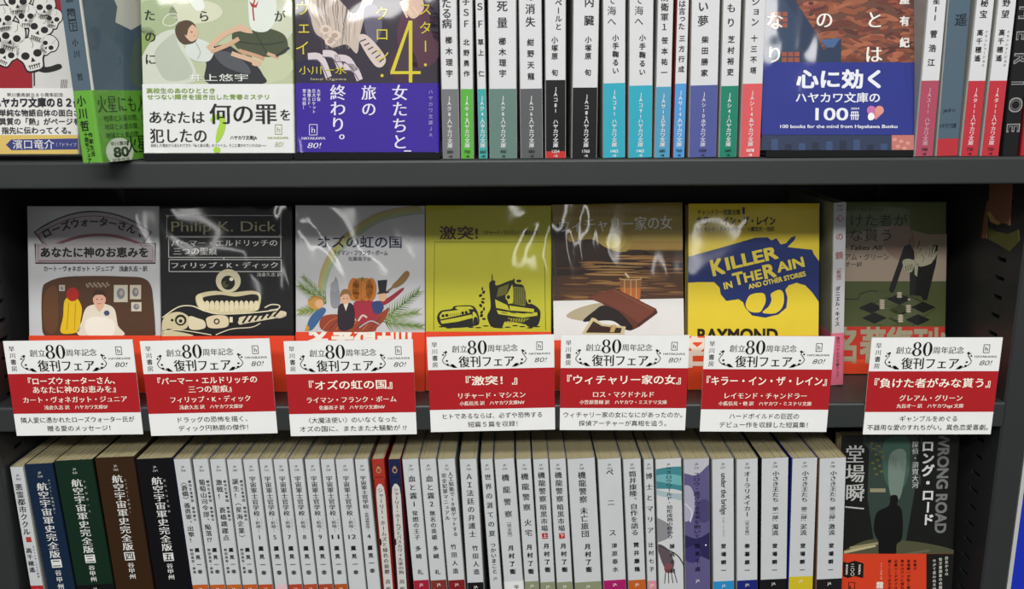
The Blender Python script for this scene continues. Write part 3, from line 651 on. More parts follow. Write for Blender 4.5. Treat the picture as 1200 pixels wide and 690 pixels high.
for cx, cy, c in ((240, 535, K), (300, 510, '4e5634'), (370, 495, K), (420, 515, '4e5634'), (480, 532, K), (310, 552, '4e5634'), (375, 545, '353c1c'), (430, 560, '4e5634'), (255, 582, K), (375, 585, '4e5634'), (455, 590, K), (320, 600, '4e5634')): tile(cx, cy, 58, c, 1.8 if c == K else 1.6)
f.line([(190, 545), (300, 490), (420, 480), (535, 538), (430, 620)], 3, K, 2.2)
for x, y, n in ((290, 500, 5), (370, 466, 3), (412, 525, 4), (375, 570, 4), (415, 496, 1)):
    for k in range(n): f.ell(x, y + k * 9, 13 if n > 1 else 7, 4.5, 'b5ab94', 3 + .1 * k, 12)
g = obi(b, 382.5, 'b52f24'); g.rect_(940, 421, 1130, 460, 'dd4524', 0.5)
g.h('名著復刊!!', 1046, 405, 40, '979076', 4, 'x', w=138, sy=44); g.h('ハヤカワ文庫', 1003, 446, 9, '2a120c', 4, 'b', w=30); b.done()  # white band title greyed: the shade on it is put into its colour
# narrow pale book standing between the two
s = SpineBook((976.3, 238), (989, 238), (974, 395), 0.685, MIDZ, 'narrow pale grey spine with red title between blue revolver and olive green books', 'paperbacks on the middle shelf, spine out', 'b9b8ba', side='8c9080', yaw=1, w=0.0108, depth=0.105)
f = s.f; RD = '8e2a1e'
f.h('NV', 0, 243, 4.2, '333333', style='g'); f.h('1147', 0, 247.5, 4, '333333', style='g')
f.v('心の鏡', 0, 246, 312, 9.5, RD, style='g'); f.v('［新版］', 0, 313, 333, 6, RD, style='g'); f.v('ダニエル・キイス', -1, 337, 384, 6, '1c1c1c', style='b')
g = s.band(392, 'cf6d84'); g.v('復刊ハヤカワ文庫フェア', 0, 396, 444, 4.5, '5a1f30', style='g'); s.done(); s.band_done()

# ------------------------------------------------------------------ top shelf
GT = 'paperback spines on the top shelf'; GF = 'paperbacks facing out on the top shelf'
DT = 0.6035
def stand(xa, xb, label):
    a, b = at(xa, 184, DT), at(xb, 184, DT); mb = MB(); P = mat('101012', 'plastic'); W = b.x - a.x
    M = Matrix.Translation(((a.x + b.x) / 2, DT, TOPZ)); e = empty('book_stand', M); tag(e, label, 'book stand', 'black book stands on the top shelf')
    mb.box(-W / 2, W / 2, -0.0012, 0.045, 0.0002, 0.0012, P); mb.box(-W / 2, W / 2, -0.0026, -0.0014, 0.0002, 0.0046, P); mb.build('base', e)
    return e
def tf(tl, tr, bl, br, label, base, T=0.012, side=None, W=None, lean=9.0): return FrontBook(tl, tr, bl, br, DT, TOPZ, lean, T, label, GF, base, 'film', H=0.157, raise_=0.0043, side=side, W=W)
# skulls
b = tf((-76, 20), (86, 20), (-72, 183), (93.2, 183), 'paperback with skulls on red and white paper band, far left of the top shelf', 'bdbcb8')
f = b.f.zoom(0, 0, 2.875)
f.poly([(-200, 170), (20, 185), (60, 178), (108, 200), (110, 300), (-200, 300)], '8a1420', 0.4); f.poly([(130, -60), (280, -60), (280, 50), (230, 62), (190, 40), (150, 20)], '8a1420', .4, True)
f.line([(112, 30), (116, 290)], 5, '222222', .8); f.line([(104, 60), (108, 300)], 2, '444444', .8)
def skull(cx, cy, r, rot=0):
    def T(x, y):
        a = R(rot); return (cx + (x * math.cos(a) - y * math.sin(a)) * r, cy + (x * math.sin(a) + y * math.cos(a)) * r)
    f.poly([T(*p) for p in ((-1.08, 0), (-.8, -.85), (0, -1.12), (.8, -.85), (1.08, 0), (.75, .6), (.6, 1.2), (0, 1.35), (-.6, 1.2), (-.75, .6))], '141314', 1, True)
    f.poly([T(*p) for p in ((-.98, 0), (-.72, -.78), (0, -1.02), (.72, -.78), (.98, 0), (.66, .5), (.5, 1.1), (0, 1.2), (-.5, 1.1), (-.66, .5))], 'c9c8c2', 1.6, True)
    for sx in (-.42, .42): f.ell(*T(sx, .12), r * .29, r * .26, '151414', 2.2, 14)
    f.poly([T(0, .3), T(.16, .62), T(-.16, .62)], '151414', 2.2)
    for k in range(5): f.line([T(-.32 + k * .16, .78), T(-.32 + k * .16, 1.1)], r * .06, '151414', 2.2)
    f.line([T(-.42, .86), T(.42, .86)], r * .05, '151414', 2.2); f.line([T(.2, -.9), T(.3, -.5), T(.15, -.3)], r * .04, '555555', 2.2)
for q in ((135, 90, 44, 20), (105, 178, 50, -15), (40, 120, 46, 15), (10, 60, 40, -10), (88, 50, 36, 0), (25, 175, 40, 25), (165, 150, 30, 40), (60, 0, 44, 0), (150, 20, 38, 0), (180, 60, 30, 10)): skull(*q)
f.poly([(105, 190), (150, 225), (200, 215), (205, 232), (150, 245), (110, 225)], '151414', .9, True)
for k in range(4): f.line([(208 + k * 6, 268), (206 + k * 6, 298)], 2, '222222', 2)
g = b.band(103.5, 'd0cfcb'); g.zoom(0, 0, 2.875)
g.h('早川書房創立８０周年記念', 120, 320, 14, '333333', 4, 'g', w=190); g.h('ハヤカワ文庫の８２冊', 128, 346, 34, '1b1a26', 4, 'x', w=300)
for q, y in (('単純な物語自体の面白さ', 381), ('異質の「熱」がページを', 410), ('指先に伝わってくる。', 440)): g.h(q, 0 if y < 430 else 8, y, 25, '23222a', 4, 'b', align='l')
g.rect_(-240, 455, 300, 530, 'c7ab5c', 0.5); g.poly([(22, 488), (40, 470), (300, 466), (300, 503), (40, 506)], '2f3572', 2); g.h('濱口竜介', 115, 487, 34, 'd6d5cf', 4, 'g', w=140); g.h('（「ドライブ・マイ・カー」', 192, 488, 13, 'b6b5bf', 4, 'g', align='l')
b.done()
# turned book with green band
s = SpineBook((66.5, 0), (90, 0), (94.5, 190), 0.575, TOPZ, 'turned paperback with grey-blue mottled cover and bright green paper band', 'turned paperback on the top shelf', '50626e', side='c9cbc2', yaw=-15, w=0.0150, H=0.157, kind='film')
f = s.f
f.v('帝国地下', 0, -30, 36, 10, '1a1c22', style='m'); f.v('小川　哲', 0, 40, 94, 9, '16181c', style='m')
for yy in (14, 27): f.box(-5, yy - 6, 5, yy + 6, .8, '1a1c22', 3)
wd = s.w
def placeS(u, v, l): return (wd / 2 + l, u, v)
fs = Face(s.mb, lambda x, y: (x, y), 1.0, placeS, (0.002, 0.104, 0, s.H), 'film')
H_ = s.H
fs.poly([(0, H_), (0.012, H_), (.016, .118), (.028, .112), (.034, .1), (.03, .09), (.045, .086), (.06, .092), (.085, .086), (.104, .07), (.104, .04), (0, .04)], '4d6070', 1); fs.poly([(.04, .05), (.045, .075), (.06, .084), (.085, .08), (.1, .065), (.09, .05)], '55685c', 1.5, True)
fs.h('ISBN978-4-15-031610-3', .062, .116, .0045, '222222', 4, 'g', w=.05); fs.h('C0193 ¥760E', .056, .108, .0045, '222222', 4, 'g', w=.032)
g = s.band(103.5, '62a136'); g.v('小川哲', -2.4, 108, 152, 13, '12240e', style='b'); g.v('十周年フェア', -2.5, 152, 188, 6.5, '12240e', style='b'); g.v('作家生活', 4, 152, 181, 6.5, '12240e', style='b')
hb = g.rect[3]
gs = Face(s.bandmb[0], lambda x, y: (x, hb - y), 1.0, lambda u, v, l: (wd / 2 + .0002 + l, u, v), (0.001, 0.062, 0, hb), 'film')
gs.h('火星にも人生はある', .045, .009, .012, '14300f', 4, 'm', w=.085)
for k in range(3): gs.h('地球と火星の間、ひとつの話'[:12], .034, .018 + k * .0055, .0042, '1e4016', 4, 'g', w=.055)
gs.ell(.018, .040, .0135, .0092, 'd4dcc8', 2); gs.h('80', .019, .040, .009, '204018', 4, 'x', w=.014); gs.h('早川書房', .018, .0345, .003, '204018', 4, 'g', w=.017); gs.h('記念作品', .018, .0455, .003, '204018', 4, 'g', w=.017)
gs.h('火星の女王', .053, .036, .013, '14300f', 4, 'M', w=.056)
s.done(); s.band_done()
# green schoolgirl cover
b = tf((163.2, 0), (342.8, 0), (171.5, 181.5), (344.6, 181.5), 'pale green paperback of two reclining students, white paper band with green question mark', 'aab292')
f = b.f.zoom(160, 0, 2.874)
for q in ((60, 60, 80, 60, '98a680'), (200, 40, 90, 40, 'c4c6ac'), (330, 200, 60, 60, '9aa67a'), (100, 220, 90, 50, '93a07c'), (440, 220, 90, 60, 'b4ba98'), (480, 60, 60, 80, 'bcc0a8'), (30, 140, 40, 50, '7f9456')): f.ell(*q[:4], q[4], .4)
f.poly([(20, 190), (70, 120), (130, 100), (150, 140), (200, 240), (180, 280), (20, 280)], 'bfc3b4', .8, True); f.poly([(60, 180), (130, 110), (140, 150), (190, 250), (100, 270)], 'aab0a0', 1, True)
f.line([(90, 70), (105, 50), (135, 48), (140, 70), (120, 86), (95, 84)], 3, 'd0d2c4', 1.2, True, True)
f.poly([(240, 170), (300, 150), (345, 175), (395, 210), (425, 250), (425, 282), (245, 282), (235, 220)], '26282c', 1.6, True)
f.poly([(262, 180), (310, 175), (370, 215), (380, 250), (300, 225)], '4a4d52', 2, True)
f.poly([(165, 160), (190, 130), (235, 140), (262, 165), (245, 205), (200, 205), (170, 185)], 'c4cac2', 2.2, True); f.line([(200, 145), (215, 175), (205, 200)], 2.5, '8f978f', 2.5, True)
f.poly([(130, 105), (140, 78), (170, 68), (195, 80), (205, 110), (200, 140), (170, 150), (145, 140)], '4c3a2a', 2.4, True); f.poly([(160, 95), (185, 82), (205, 100), (205, 128), (185, 140), (165, 122)], 'c9a58a', 2.8, True); f.ell(186, 108, 4, 2, '3a2a20', 3.2, 8); f.line([(192, 122), (199, 120)], 2, '9a5a4a', 3.2); f.poly([(150, 95), (165, 76), (190, 78), (176, 96), (168, 120)], '4c3a2a', 3.1, True)
f.line([(240, 165), (290, 120), (330, 100), (365, 95)], 17, 'c6a488', 2.6, True); f.line([(250, 175), (310, 150), (345, 130)], 14, 'bf9a7e', 2.5, True); f.poly([(340, 80), (372, 92), (392, 110), (380, 112), (350, 104)], 'c6a488', 2.7, True)
f.poly([(325, 110), (380, 105), (440, 95), (500, 120), (505, 175), (440, 192), (360, 175), (330, 150)], '3f4630', 1.8, True); f.line([(340, 140), (430, 150), (500, 140)], 5, '2c3222', 2.1, True); f.line([(400, 110), (440, 180)], 4, '2c3222', 2.1)
f.poly([(385, -30), (460, -30), (470, 60), (440, 105), (390, 100), (378, 50)], 'cdd3ca', 2, True); f.line([(398, 0), (392, 30), (396, 70)], 5, 'a02c2a', 2.6); f.poly([(380, 5), (400, 18), (412, 2), (404, 26), (388, 24)], 'a02c2a', 2.7)
f.line([(470, 20), (440, 80), (400, 100)], 12, 'cdd3ca', 2.4, True)
f.line([(320, 180), (380, 200), (420, 215)], 15, 'c6a488', 2.2, True); f.line([(345, 170), (410, 190), (430, 200)], 12, 'b98f72', 2.1, True); f.ell(405, 215, 16, 8, 'c6a488', 2.4)
f.line([(470, 190), (515, 160)], 8, '2a2c26', 2.4); f.line([(440, 180), (480, 195)], 11, 'bf9a7e', 2.0)
for ch, x, y in (('た', 45, 52), ('の', 47, 125), ('に', 48, 200), ('ら', 228, 55), ('が', 484, 55)): f.h(ch, x, y, 40, '191a18', 5, 'M')
f.h('井上悠宇', 276, 262, 26, 'd9dcd2', 5, 'g', w=200); f.poly([(170, -20), (210, -20), (230, 25), (200, 35)], 'd8dcd4', 1.5, True)
g = b.band(98.5, 'd2d3d1'); g.zoom(160, 0, 2.874)
g.h('高校生のあのひととき', 150, 306, 19, '7d9b40', 4, 'b', w=230); g.h('せつない輝きを描き出した青春ミステリ', 242, 327, 19, '7d9b40', 4, 'b', w=410)
g.poly([(250, 400), (275, 385), (300, 400), (298, 440), (280, 475), (268, 478), (272, 440), (282, 410), (268, 402), (255, 412)], '9ac23c', 3, True); g.ell(272, 505, 12, 10, '9ac23c', 3)
g.h('あなたは', 138, 396, 46, '191919', 5, 'M', w=185); g.h('何の罪', 360, 385, 74, '191919', 5, 'M', w=225); g.h('を', 502, 388, 42, '191919', 5, 'M'); g.h('犯したの', 142, 458, 52, '191919', 5, 'M', w=190)
g.h('ハヤカワ文庫JA', 362, 464, 15, '222222', 4, 'b', w=90); g.h('自殺した親友から送られてきた「私と彼の罪」のファイル。そこに書かれていたのは――', 245, 490, 12, '333333', 4, 'g', w=390); g.mark(468, 420, 490, 452, '98a060', wd=2); g.h('HAYAKAWA', 478, 464, 10, '98a060', w=70, style='b'); g.h('80!', 480, 486, 24, '98a060', style='l', shear=.2)
b.done(); stand(170, 344, 'black book stand under the pale green paperback')
# purple band
b = tf((344.5, 0), (515, 0), (350, 179), (513.5, 179), 'dark paperback with pale haired girl, yellow numeral 4 and violet paper band', '2a2230')
f = b.f.zoom(340, 0, 2.875)
for q in ((130, 60, 70, 80, '3a2e40'), (440, 120, 80, 110, '4a2638'), (60, 240, 60, 40, '1c1838'), (380, 220, 50, 60, '3b2130'), (500, 60, 30, 80, '30283a')): f.ell(*q[:4], q[4], .4)
f.poly([(60, -40), (280, -40), (250, 60), (235, 120), (225, 180), (190, 150), (140, 160), (110, 130), (85, 110), (70, 60)], 'b7a89c', 1, True)
for k in range(10): f.line([(90 + k * 18, -20), (100 + k * 15, 60), (120 + k * 12, 150 - 6 * abs(k - 5))], 4, ('8d7c74', 'd0c4b8')[k % 2], 1.6, True, taper=True)
rh = random.Random(9)
for k in range(26):                                          # loose strands of hair and dark folds
    x = rh.uniform(75, 235); f.line([(x, -30), (x + rh.uniform(-14, 10), 30), (x * .7 + 48, 90), (x * .6 + 70 + rh.uniform(-12, 12), 165)], rh.uniform(2, 5), rh.choice(['7a6a66', '9a8a80', 'cdbfb2', '5a4c52', 'b5a598']), 1.7 + .005 * k, True, taper=True)
f.poly([(150, -30), (230, -30), (240, 10), (215, 45), (185, 20)], '3a2c3c', 1.9, True)
for q in ((120, 100, 20), (150, 120, 22), (135, 140, 18)): f.ell(q[0], q[1], q[2], q[2] * .8, 'cbb9aa', 2.5); f.ell(q[0], q[1], q[2] * .5, q[2] * .4, 'a5907f', 2.8)
for x0, y0, x1, y1 in ((60, 190, 130, 260), (110, 180, 170, 230), (150, 195, 220, 240), (180, 225, 235, 270)): f.line([(x0, y0), ((x0 + x1) / 2 + 8, y0 + 5), (x1, y1)], 22, 'c4b8bc', 1.8, True); f.line([(x0, y0 + 12), ((x0 + x1) / 2 + 4, y0 + 18), (x1 - 4, y1)], 3, '5a4e62', 2.2, True)
f.poly([(230, 130), (260, 120), (320, 190), (310, 225), (280, 215)], 'c4b4ac', 2, True)
for k in range(6): f.line([(236 + k * 13, 140 + k * 14), (256 + k * 12, 132 + k * 13)], 4, '3a2c3a', 2.4)
f.poly([(250, 30), (290, 20), (310, 90), (285, 150), (255, 110)], '5a5668', 1.4, True)
f.poly([(370, 10), (400, -5), (440, -10), (450, 30), (420, 62), (395, 50)], 'c9ab98', 1.8, True)
for k in range(3): f.line([(380 + k * 16, 30 - k * 4), (395 + k * 18, 60 - k * 6)], 6, 'd6b8a4', 2.2)
Y = 'c3b52c'
f.v('ウェイ', 42, -5, 195, 52, Y, 5, 'g'); f.v('イクロン・', 310, -60, 290, 50, Y, 5, 'g'); f.v('スター・', 456, 0, 250, 46, Y, 5, 'g')
f.poly([(400, 70), (412, 70), (412, 240), (440, 240), (440, 250), (412, 250), (412, 278), (400, 278), (400, 250), (338, 250), (338, 242)], Y, 5); f.poly([(352, 240), (400, 240), (400, 98)], '3b2a38', 5.4)
f.h('小川一水', 110, 237, 30, Y, 5, 'g', w=160); f.h('Issui Ogawa', 130, 266, 12, 'b0a890', 5, 'g', w=120)
g = b.band(97.5, '2d1088'); g.zoom(340, 0, 2.875); W_ = 'cfcde0'
g.v('女たちと', 370, 285, 505, 55, W_, 4, 'M'); g.v('旅の', 266, 285, 395, 52, W_, 4, 'M'); g.v('終わり。', 162, 285, 500, 55, W_, 4, 'M')
for i, q in enumerate(('大宇宙', '巨大ロケット', '漁業ＳＦ、', '堂々完結！')): g.v(q, 97 - i * 16, 300, 300 + 14 * len(q), 13, W_, 4, 'b')
g.v('ハヤカワ文庫ＪＡ', 474, 300, 465, 16, '9c98c8', 4, 'g'); g.mark(66, 420, 92, 455, W_, wd=2); g.h('HAYAKAWA', 80, 466, 13, W_, w=80, style='M'); g.h('80!', 80, 490, 26, W_, style='m', shear=.2, w=44); g.rect_(384, 507, 408, 511, 'c8c8d8', 3)
b.done(); stand(346, 516, 'black book stand under the violet banded paperback')
# hundred-books cover
b = tf((897.8, 0), (1069.5, 0), (897.5, 180.5), (1066.5, 180.5), 'paperback of red clouds above dark buildings, blue band reading 100', '5e3a2e', W=0.104, lean=11)
f = b.f.zoom(890, 0, 2.874)
cl = ['7a4030', '84482f', '6a3428', '8a5038', '5f2f27', '9a5a40', '4e2824']
rc = random.Random(5)
for i in range(260): f.ell(rc.uniform(90, 530), rc.uniform(-40, 230), rc.uniform(12, 60) * (1 - i / 400), rc.uniform(5, 16) * (1 - i / 400), rc.choice(cl), .3 + .0015 * i, 12, rc.uniform(-25, 25))
f.poly([(-10, -30), (100, -30), (190, 110), (215, 170), (275, 130), (275, 240), (-10, 240)], '20304a', 1); f.poly([(205, 135), (273, 128), (250, 160), (225, 160)], '3d5a86', 1.4); f.poly([(-10, -30), (60, -30), (130, 60), (120, 240), (-10, 240)], '263a54', 1.2)
for x, y in ((35, 40), (75, 175)):
    for i in range(3):
        for j in range(3): f.rect_(x + i * 21, y + j * 19, x + i * 21 + 17, y + j * 19 + 15, '8c4a34', 2)
f.rect_(-10, 452, 450, 540, '24304a', 1); f.rect_(445, 452, 520, 540, 'b06a62', 1.1)
for i in range(9): f.rect_(40 + i * 46, 468 + (i * 17) % 20, 62 + i * 46, 520, ('2f4468', '1a2238')[i % 2], 1.3)
for i in range(5): f.ell(455 + i * 11, 470 + (i * 23) % 40, 8, 6, 'c88a80', 1.5, 9)
for ch, x, y in (('な', 52, 72), ('り', 50, 185), ('の', 218, 68), ('と', 388, 68), ('は', 386, 184)): f.h(ch, x, y, 62, 'dcd8d0', 5, 'M')
f.v('屋有紀', 488, -38, 180, 34, 'dcd8d0', 5, 'x')
g = b.band(73.2, '202b7c', 158); g.zoom(890, 0, 2.874); W_ = 'd8d9e2'
g.h('心に効く', 265, 268, 66, W_, 4, 'x', w=280); g.h('ハヤカワ文庫の', 262, 330, 36, W_, 4, 'b', w=282); g.h('100', 242, 384, 58, W_, 4, 'b', w=108); g.h('冊', 319, 390, 32, W_, 4, 'b'); g.h('2024', 320, 366, 9, W_, 4, 'b', w=28)
g.ell(375, 372, 15, 15, 'b56a9a', 4); g.ell(402, 372, 15, 15, 'd08a7c', 4.2); g.poly([(362, 380), (415, 380), (390, 404)], 'c47a88', 4.1); g.poly([(364, 388), (376, 380), (386, 392), (380, 404), (366, 404)], 'e2dfe2', 4.6, True)
g.h('100 books for the mind from Hayakawa Bunko', 266, 426, 16, W_, 4, 'b', w=395)
b.done(); stand(896, 1068, 'black book stand under the blue banded paperback')

# spine-out paperbacks on the top shelf
def tspine(x0t, x1t, x0b, x1b, label, foot, fy, cols, code, price, base='cccdce', fc='d6d6d6', extra=None, red=None, yb=187.5, side=None, D=DT - .001, cdx=0):
    """cols: (text, dx, y0, y1, size, style)"""
    k = yb / 188.0
    tl = (x0t, 0); tr = (x0t + (x1b - x0b) * 1.03, 0)
    s = SpineBook(tl, tr, (x0b, yb), D, TOPZ, label, GT, base, side=side or 'a8a8a4', H=0.157, w=(at(x1b, yb, D) - at(x0b, yb, D)).length - .0003)
    if foot: s.foot(fy, foot, 0.3)
    if red: s.foot(177.5, red, 0.8)
    for t, dx, y0, y1, sz, st in cols: s.f.v(t, dx, y0, y1, sz, '1a1a1a', 4, st)
    s.f.v(code[0], cdx, fy + 7, fy + 7 + 6.4 * len(code[0]), 6, fc, 4, 'b')
    if len(code) > 1: s.f.v(code[1], cdx, 140, 173, 6.6, fc, 4, 'b')
    if price: s.f.h(price[0], cdx, 177.5, 5.0, price[1] if len(price) > 1 else '222222', 4, 'b'); s.f.h('+税', cdx, 183, 3.2, price[1] if len(price) > 1 else '222222', 4, 'b')
    if extra: extra(s)
    return s.done()
HB = 'ハヤカワ文庫'
tspine(514.5, 537, 518.7, 539.4, 'white spine with grey foot, first spine right of the violet banded book', '6c6e70', 104, [('たる病', -2, -3, 33, 12, 'M'), ('櫛木理宇', 0, 40, 92, 8.5, 'b')], ('JAク81', HB), ('880',), cdx=-1)
tspine(538, 551, 540, 556, 'thin white spine with apple green foot on the top shelf', '55a43c', 104, [('宇ＳＦ', 0, -6, 34, 10, 'M'), ('北野勇作', 0, 43, 92, 7.5, 'b')], ('JAキ69', HB), ('700',))
tspine(552.5, 569, 557, 572, 'thin white spine with teal foot beside the apple green one', '3a9c9a', 104, [('ＳＦ', 0, -3, 38, 10, 'M'), ('草上　仁', 0, 43, 92, 7.5, 'b')], ('JAク416', HB), ('660',))
tspine(571.5, 604, 573.7, 606.7, 'thick white spine with dull grey-green foot on the top shelf', '5f7a72', 104, [('致死量', 0, -22, 36, 13, 'M'), ('櫛木理宇', 0, 42, 92, 9, 'b')], ('JAク83', HB), ('900',))
tspine(607.5, 636, 610, 637, 'white spine with dark grey foot just left of the black red-footed spine', '56585a', 104, [('の消失', 0, -12, 33, 12, 'M'), ('紺野天龍', 0, 43, 96, 8.5, 'b')], ('JAコ62', HB), ('880',))
tspine(638.3, 665, 639, 663.8, 'white spine with black foot ending in a red strip', '131315', 94, [('アルベールと', 3.5, -20, 36, 8.5, 'M'), ('小塚原　旬', -1, 42, 90, 8, 'b')], ('JAコ81', HB), ('1254', 'cccccc'), red='b8302a')
tspine(671.5, 706, 669.5, 700, 'thick white spine with plain tall black foot', '131315', 103, [('内臓', 3.5, -8, 35, 12, 'M'), ('小塚原　旬', 3, 42, 90, 8, 'b')], ('JAコ82', HB), ('1760', 'cccccc'), cdx=2)
def sh(s): pass
tspine(706.2, 736, 706.7, 733.5, 'white spine with cyan foot, left one of the matching pair', '2f9fb4', 98, [('で海へ', -3, -6, 32, 11, 'm'), ('小手鞠るい', 1.5, 40, 88, 8, 'b')], ('JAコ91', HB), ('1463', 'dddddd'))
tspine(737.2, 768, 736.2, 764.8, 'white spine with cyan foot, right one of the matching pair', '2f9fb4', 101, [('で海へ', -3, -6, 32, 11, 'm'), ('小手鞠るい', 1.5, 40, 90, 8, 'b')], ('JAコ91', HB), ('1463', 'dddddd'))
tspine(770.5, 788, 766.5, 785.6, 'narrow white spine with steel blue foot beside the cyan pair', '4b93b4', 102.6, [('防衛軍１', -1, -8, 38, 9.5, 'M'), ('笹本祐一', 0, 42, 92, 8, 'b')], ('JAサ121', HB), ('680',))
tspine(793, 809, 788, 803, 'narrow white spine with sky blue foot and red cover side', '4a92cc', 99, [('明は言った', -1, -8, 36, 8.5, 'M'), ('三方行成', 0, 40, 88, 7.5, 'b')], ('JAサ141', HB), ('760',), side='8e2f2c')
tspine(810, 845, 806.5, 840, 'thick white spine with indigo foot on the top shelf', '4c5590', 101, [('い夢', -3, 0, 34, 13, 'M'), ('柴田勝家', 0, 41, 93, 8.5, 'b')], ('JAシ103', HB), ('1000',), fc='c8c8d8')
tspine(847, 871, 842, 864, 'white spine with emerald green foot beside the indigo one', '1c7a62', 102, [('もり', -1, 2, 36, 11, 'M'), ('芝村裕吏', 0, 41, 92, 8.5, 'b')], ('JAシ41', HB), ('660',))
tspine(873, 898, 866.5, 891.2, 'white spine with salmon red foot left of the blue banded book', 'd0565a', 99.5, [('ション', 0, -3, 33, 10, 'M'), ('十三不塔', 0, 40, 90, 8, 'b')], ('JAシ142', HB), ('1078', 'eeeeee'))
tspine(1087, 1110, 1071.5, 1094, 'white spine with dull rose foot right of the blue banded book', 'a4485c', 97, [('惑星II', -1, -12, 28, 9, 'M'), ('菅浩江', -1, 34, 84, 9, 'b')], ('JAスー1', HB), ('700',), fc='c8a0ac', yb=184)
def tee(s):
    e = s.f.rect[1]; mb = s.f
    mb.poly([(-20, -40), (20, -40), (20, 158), (17, 163), (13, 165), (-20, 165)], '4c5f6c', 1)
    mb.v('敦・遥', 3, -45, 40, 15, '1c222a', 4, 'M'); mb.h('JAタ11', -2, 132, 5, '1c2440', 4, 'b'); mb.h(HB, -2, 150, 6.5, '1c2440', 4, 'M', w=20)
tspine(1110.5, 1134, 1095.5, 1122.8, 'slate blue spine with rounded lower corner over a red foot', 'b03038', 160, [], ('', ), None, base='4c5f6c', yb=184, extra=tee)
tspine(1144, 1164, 1125, 1146.5, 'white spine with crimson foot, left one of the two at far right', 'b4303a', 97.5, [('の秘宝', -1, -14, 26, 9.5, 'M'), ('高千穂遙', -2.5, 36, 76, 7.5, 'b'), ('クラッシャージョウ', 5, 38, 82, 3.6, 'g')], ('JAタ113', HB), ('720',), fc='e0c4c4', yb=184)
tspine(1169.5, 1190, 1149, 1171, 'white spine with crimson foot, right one of the two at far right', 'b4303a', 97.5, [('の野望', -1, -14, 26, 9.5, 'M'), ('高千穂遙', -2.5, 36, 76, 7.5, 'b'), ('クラッシャージョウ', 5, 38, 82, 3.6, 'g')], ('JAタ115', HB), ('720',), fc='e0c4c4', yb=184)
def joe(s):
    for i, ch in enumerate('CRUSHERJOE'):
        y = -90 + i * 27; s.f.h(ch, 0, y, 22, '8a8a88', 3, 'x', ang=-math.pi / 2); s.f.h(ch, 0, y, 20, '151517', 4, 'l', ang=-math.pi / 2)
tspine(1192.5, 1212, 1173.4, 1193, 'black spine with outlined grey capital letters near the right frame edge', None, 0, [], ('',), None, base='151517', side='1c1c1e', yb=184, extra=joe)
tspine(1214, 1238, 1195, 1219, 'plain red spine cut off by the right frame edge', 'a8202a', -400, [], ('',), None, base='a8202a', side='7a1a20', yb=184)

# ------------------------------------------------------------------ bottom shelf
GB = 'paperback spines on the bottom shelf'
DL = 0.652
def bspine(xt, xb, label, cols, code, foot=None, base='c2c5c6', fy=683, fc='e8e4dc', side=None, yt=538.5, ink='1c1c1c', band=None, extra=None, leaf='b2a783', codecol='333333', kind='satin', fcode='JA'):
    s = SpineBook((xt[0], yt), (xt[1], yt), (xb[0], 690), DL, LOWZ, label, GB, base, br=(xb[1], 690), side=side or '9a9a96', leaf=leaf, kind=kind)
    f = s.f
    if foot: s.foot(fy, foot, .3); f.h(fcode, 0, fy + 5, 5, fc, 4, 'm')
    f.h('JA', 0, yt + 6, 3.8, codecol, 4, 'm'); f.h(code, 0, yt + 10.5, 3.6, codecol, 4, 'm', w=5.2)
    for t, dx, y0, y1, sz, st in cols:
        if t.isdigit(): f.h(t, dx, (y0 + y1) / 2, sz, ink, 4, st, w=None if len(t) < 2 else 8.5)
        else: f.v(t, dx, y0, y1, sz, ink, 4, st)
    if extra: extra(s, f)
    s.done()
    return s
RDF = 'b8502a'
bspine((12.6, 26.5), (34.5, 53.5), 'thin white spine with small red square, leftmost on the bottom shelf', [('悪霊都市ククル', -1, 563, 624, 9, 'M'), ('高千穂遙', -2, 638, 668, 7, 'b'), ('クラッシャージョウ別巻', 4, 636, 674, 3, 'g')], '963', 'a8282c', yt=547.5, extra=lambda s, f: f.rect_(-3, 626, 3, 632, 'a8382c', 3))
W_ = 'd9d9d5'
def big(num, sub, y0):
    def fn(s, f):
        f.rect_(-6, y0, 6, y0 + 9.6, 'd9d9d5', 3); f.h(num, 0, y0 + 4.8, 10.5, '15151a', 4.5, 'b')
        f.v(sub, 9, 558, 600, 3, 'b8b8b4', 4, 'g')
    return fn
KK = '航空宇宙軍史・完全版'.replace('・', '')
bspine((27, 62.3), (54.7, 89.2), 'thick navy spine with white title and boxed numeral two', [(KK, 0, 562, 651, 13, 'M'), ('谷甲州', 0, 664, 688, 8, 'M')], '1218', None, base='12243c', side='0e1a2c', yt=544.5, ink=W_, codecol=W_, extra=big('二', 'カリスト―開戦前夜―', 652.3), kind='satin')
bspine((62.8, 109.2), (90, 134.7), 'thick dark green spine with white title and boxed numeral three', [(KK, 0, 558, 645.5, 13, 'M'), ('谷甲州', 0, 659, 679, 8, 'M')], '1250', '0e0f10', base='10281a', side='0c1c12', yt=540.5, ink=W_, codecol=W_, extra=big('三', '火星鉄道一九', 647), fy=682)
bspine((109.8, 158), (135.2, 181), 'thick dark brown spine with white title and boxed numeral four', [(KK, 0, 553.5, 642.5, 13, 'M'), ('谷甲州', 0, 656, 676, 8, 'M')], '1265', None, base='33200f', side='26170a', yt=537, ink=W_, codecol=W_, extra=big('四', 'エリヌス―戒厳令―', 644.2))
bspine((158.8, 202), (181.7, 225.3), 'thick black spine with white title and boxed numeral five', [(KK, 0, 556, 643.5, 13, 'M'), ('谷甲州', 0, 657, 677, 8, 'M')], '1271', None, base='0b0b10', side='16142c', yt=538.5, ink=W_, codecol=W_, extra=big('五', '終わりなき索敵', 645.3))
AU = ('鷹見一幸', 2.5, 638, 672, 5.6, 'x')
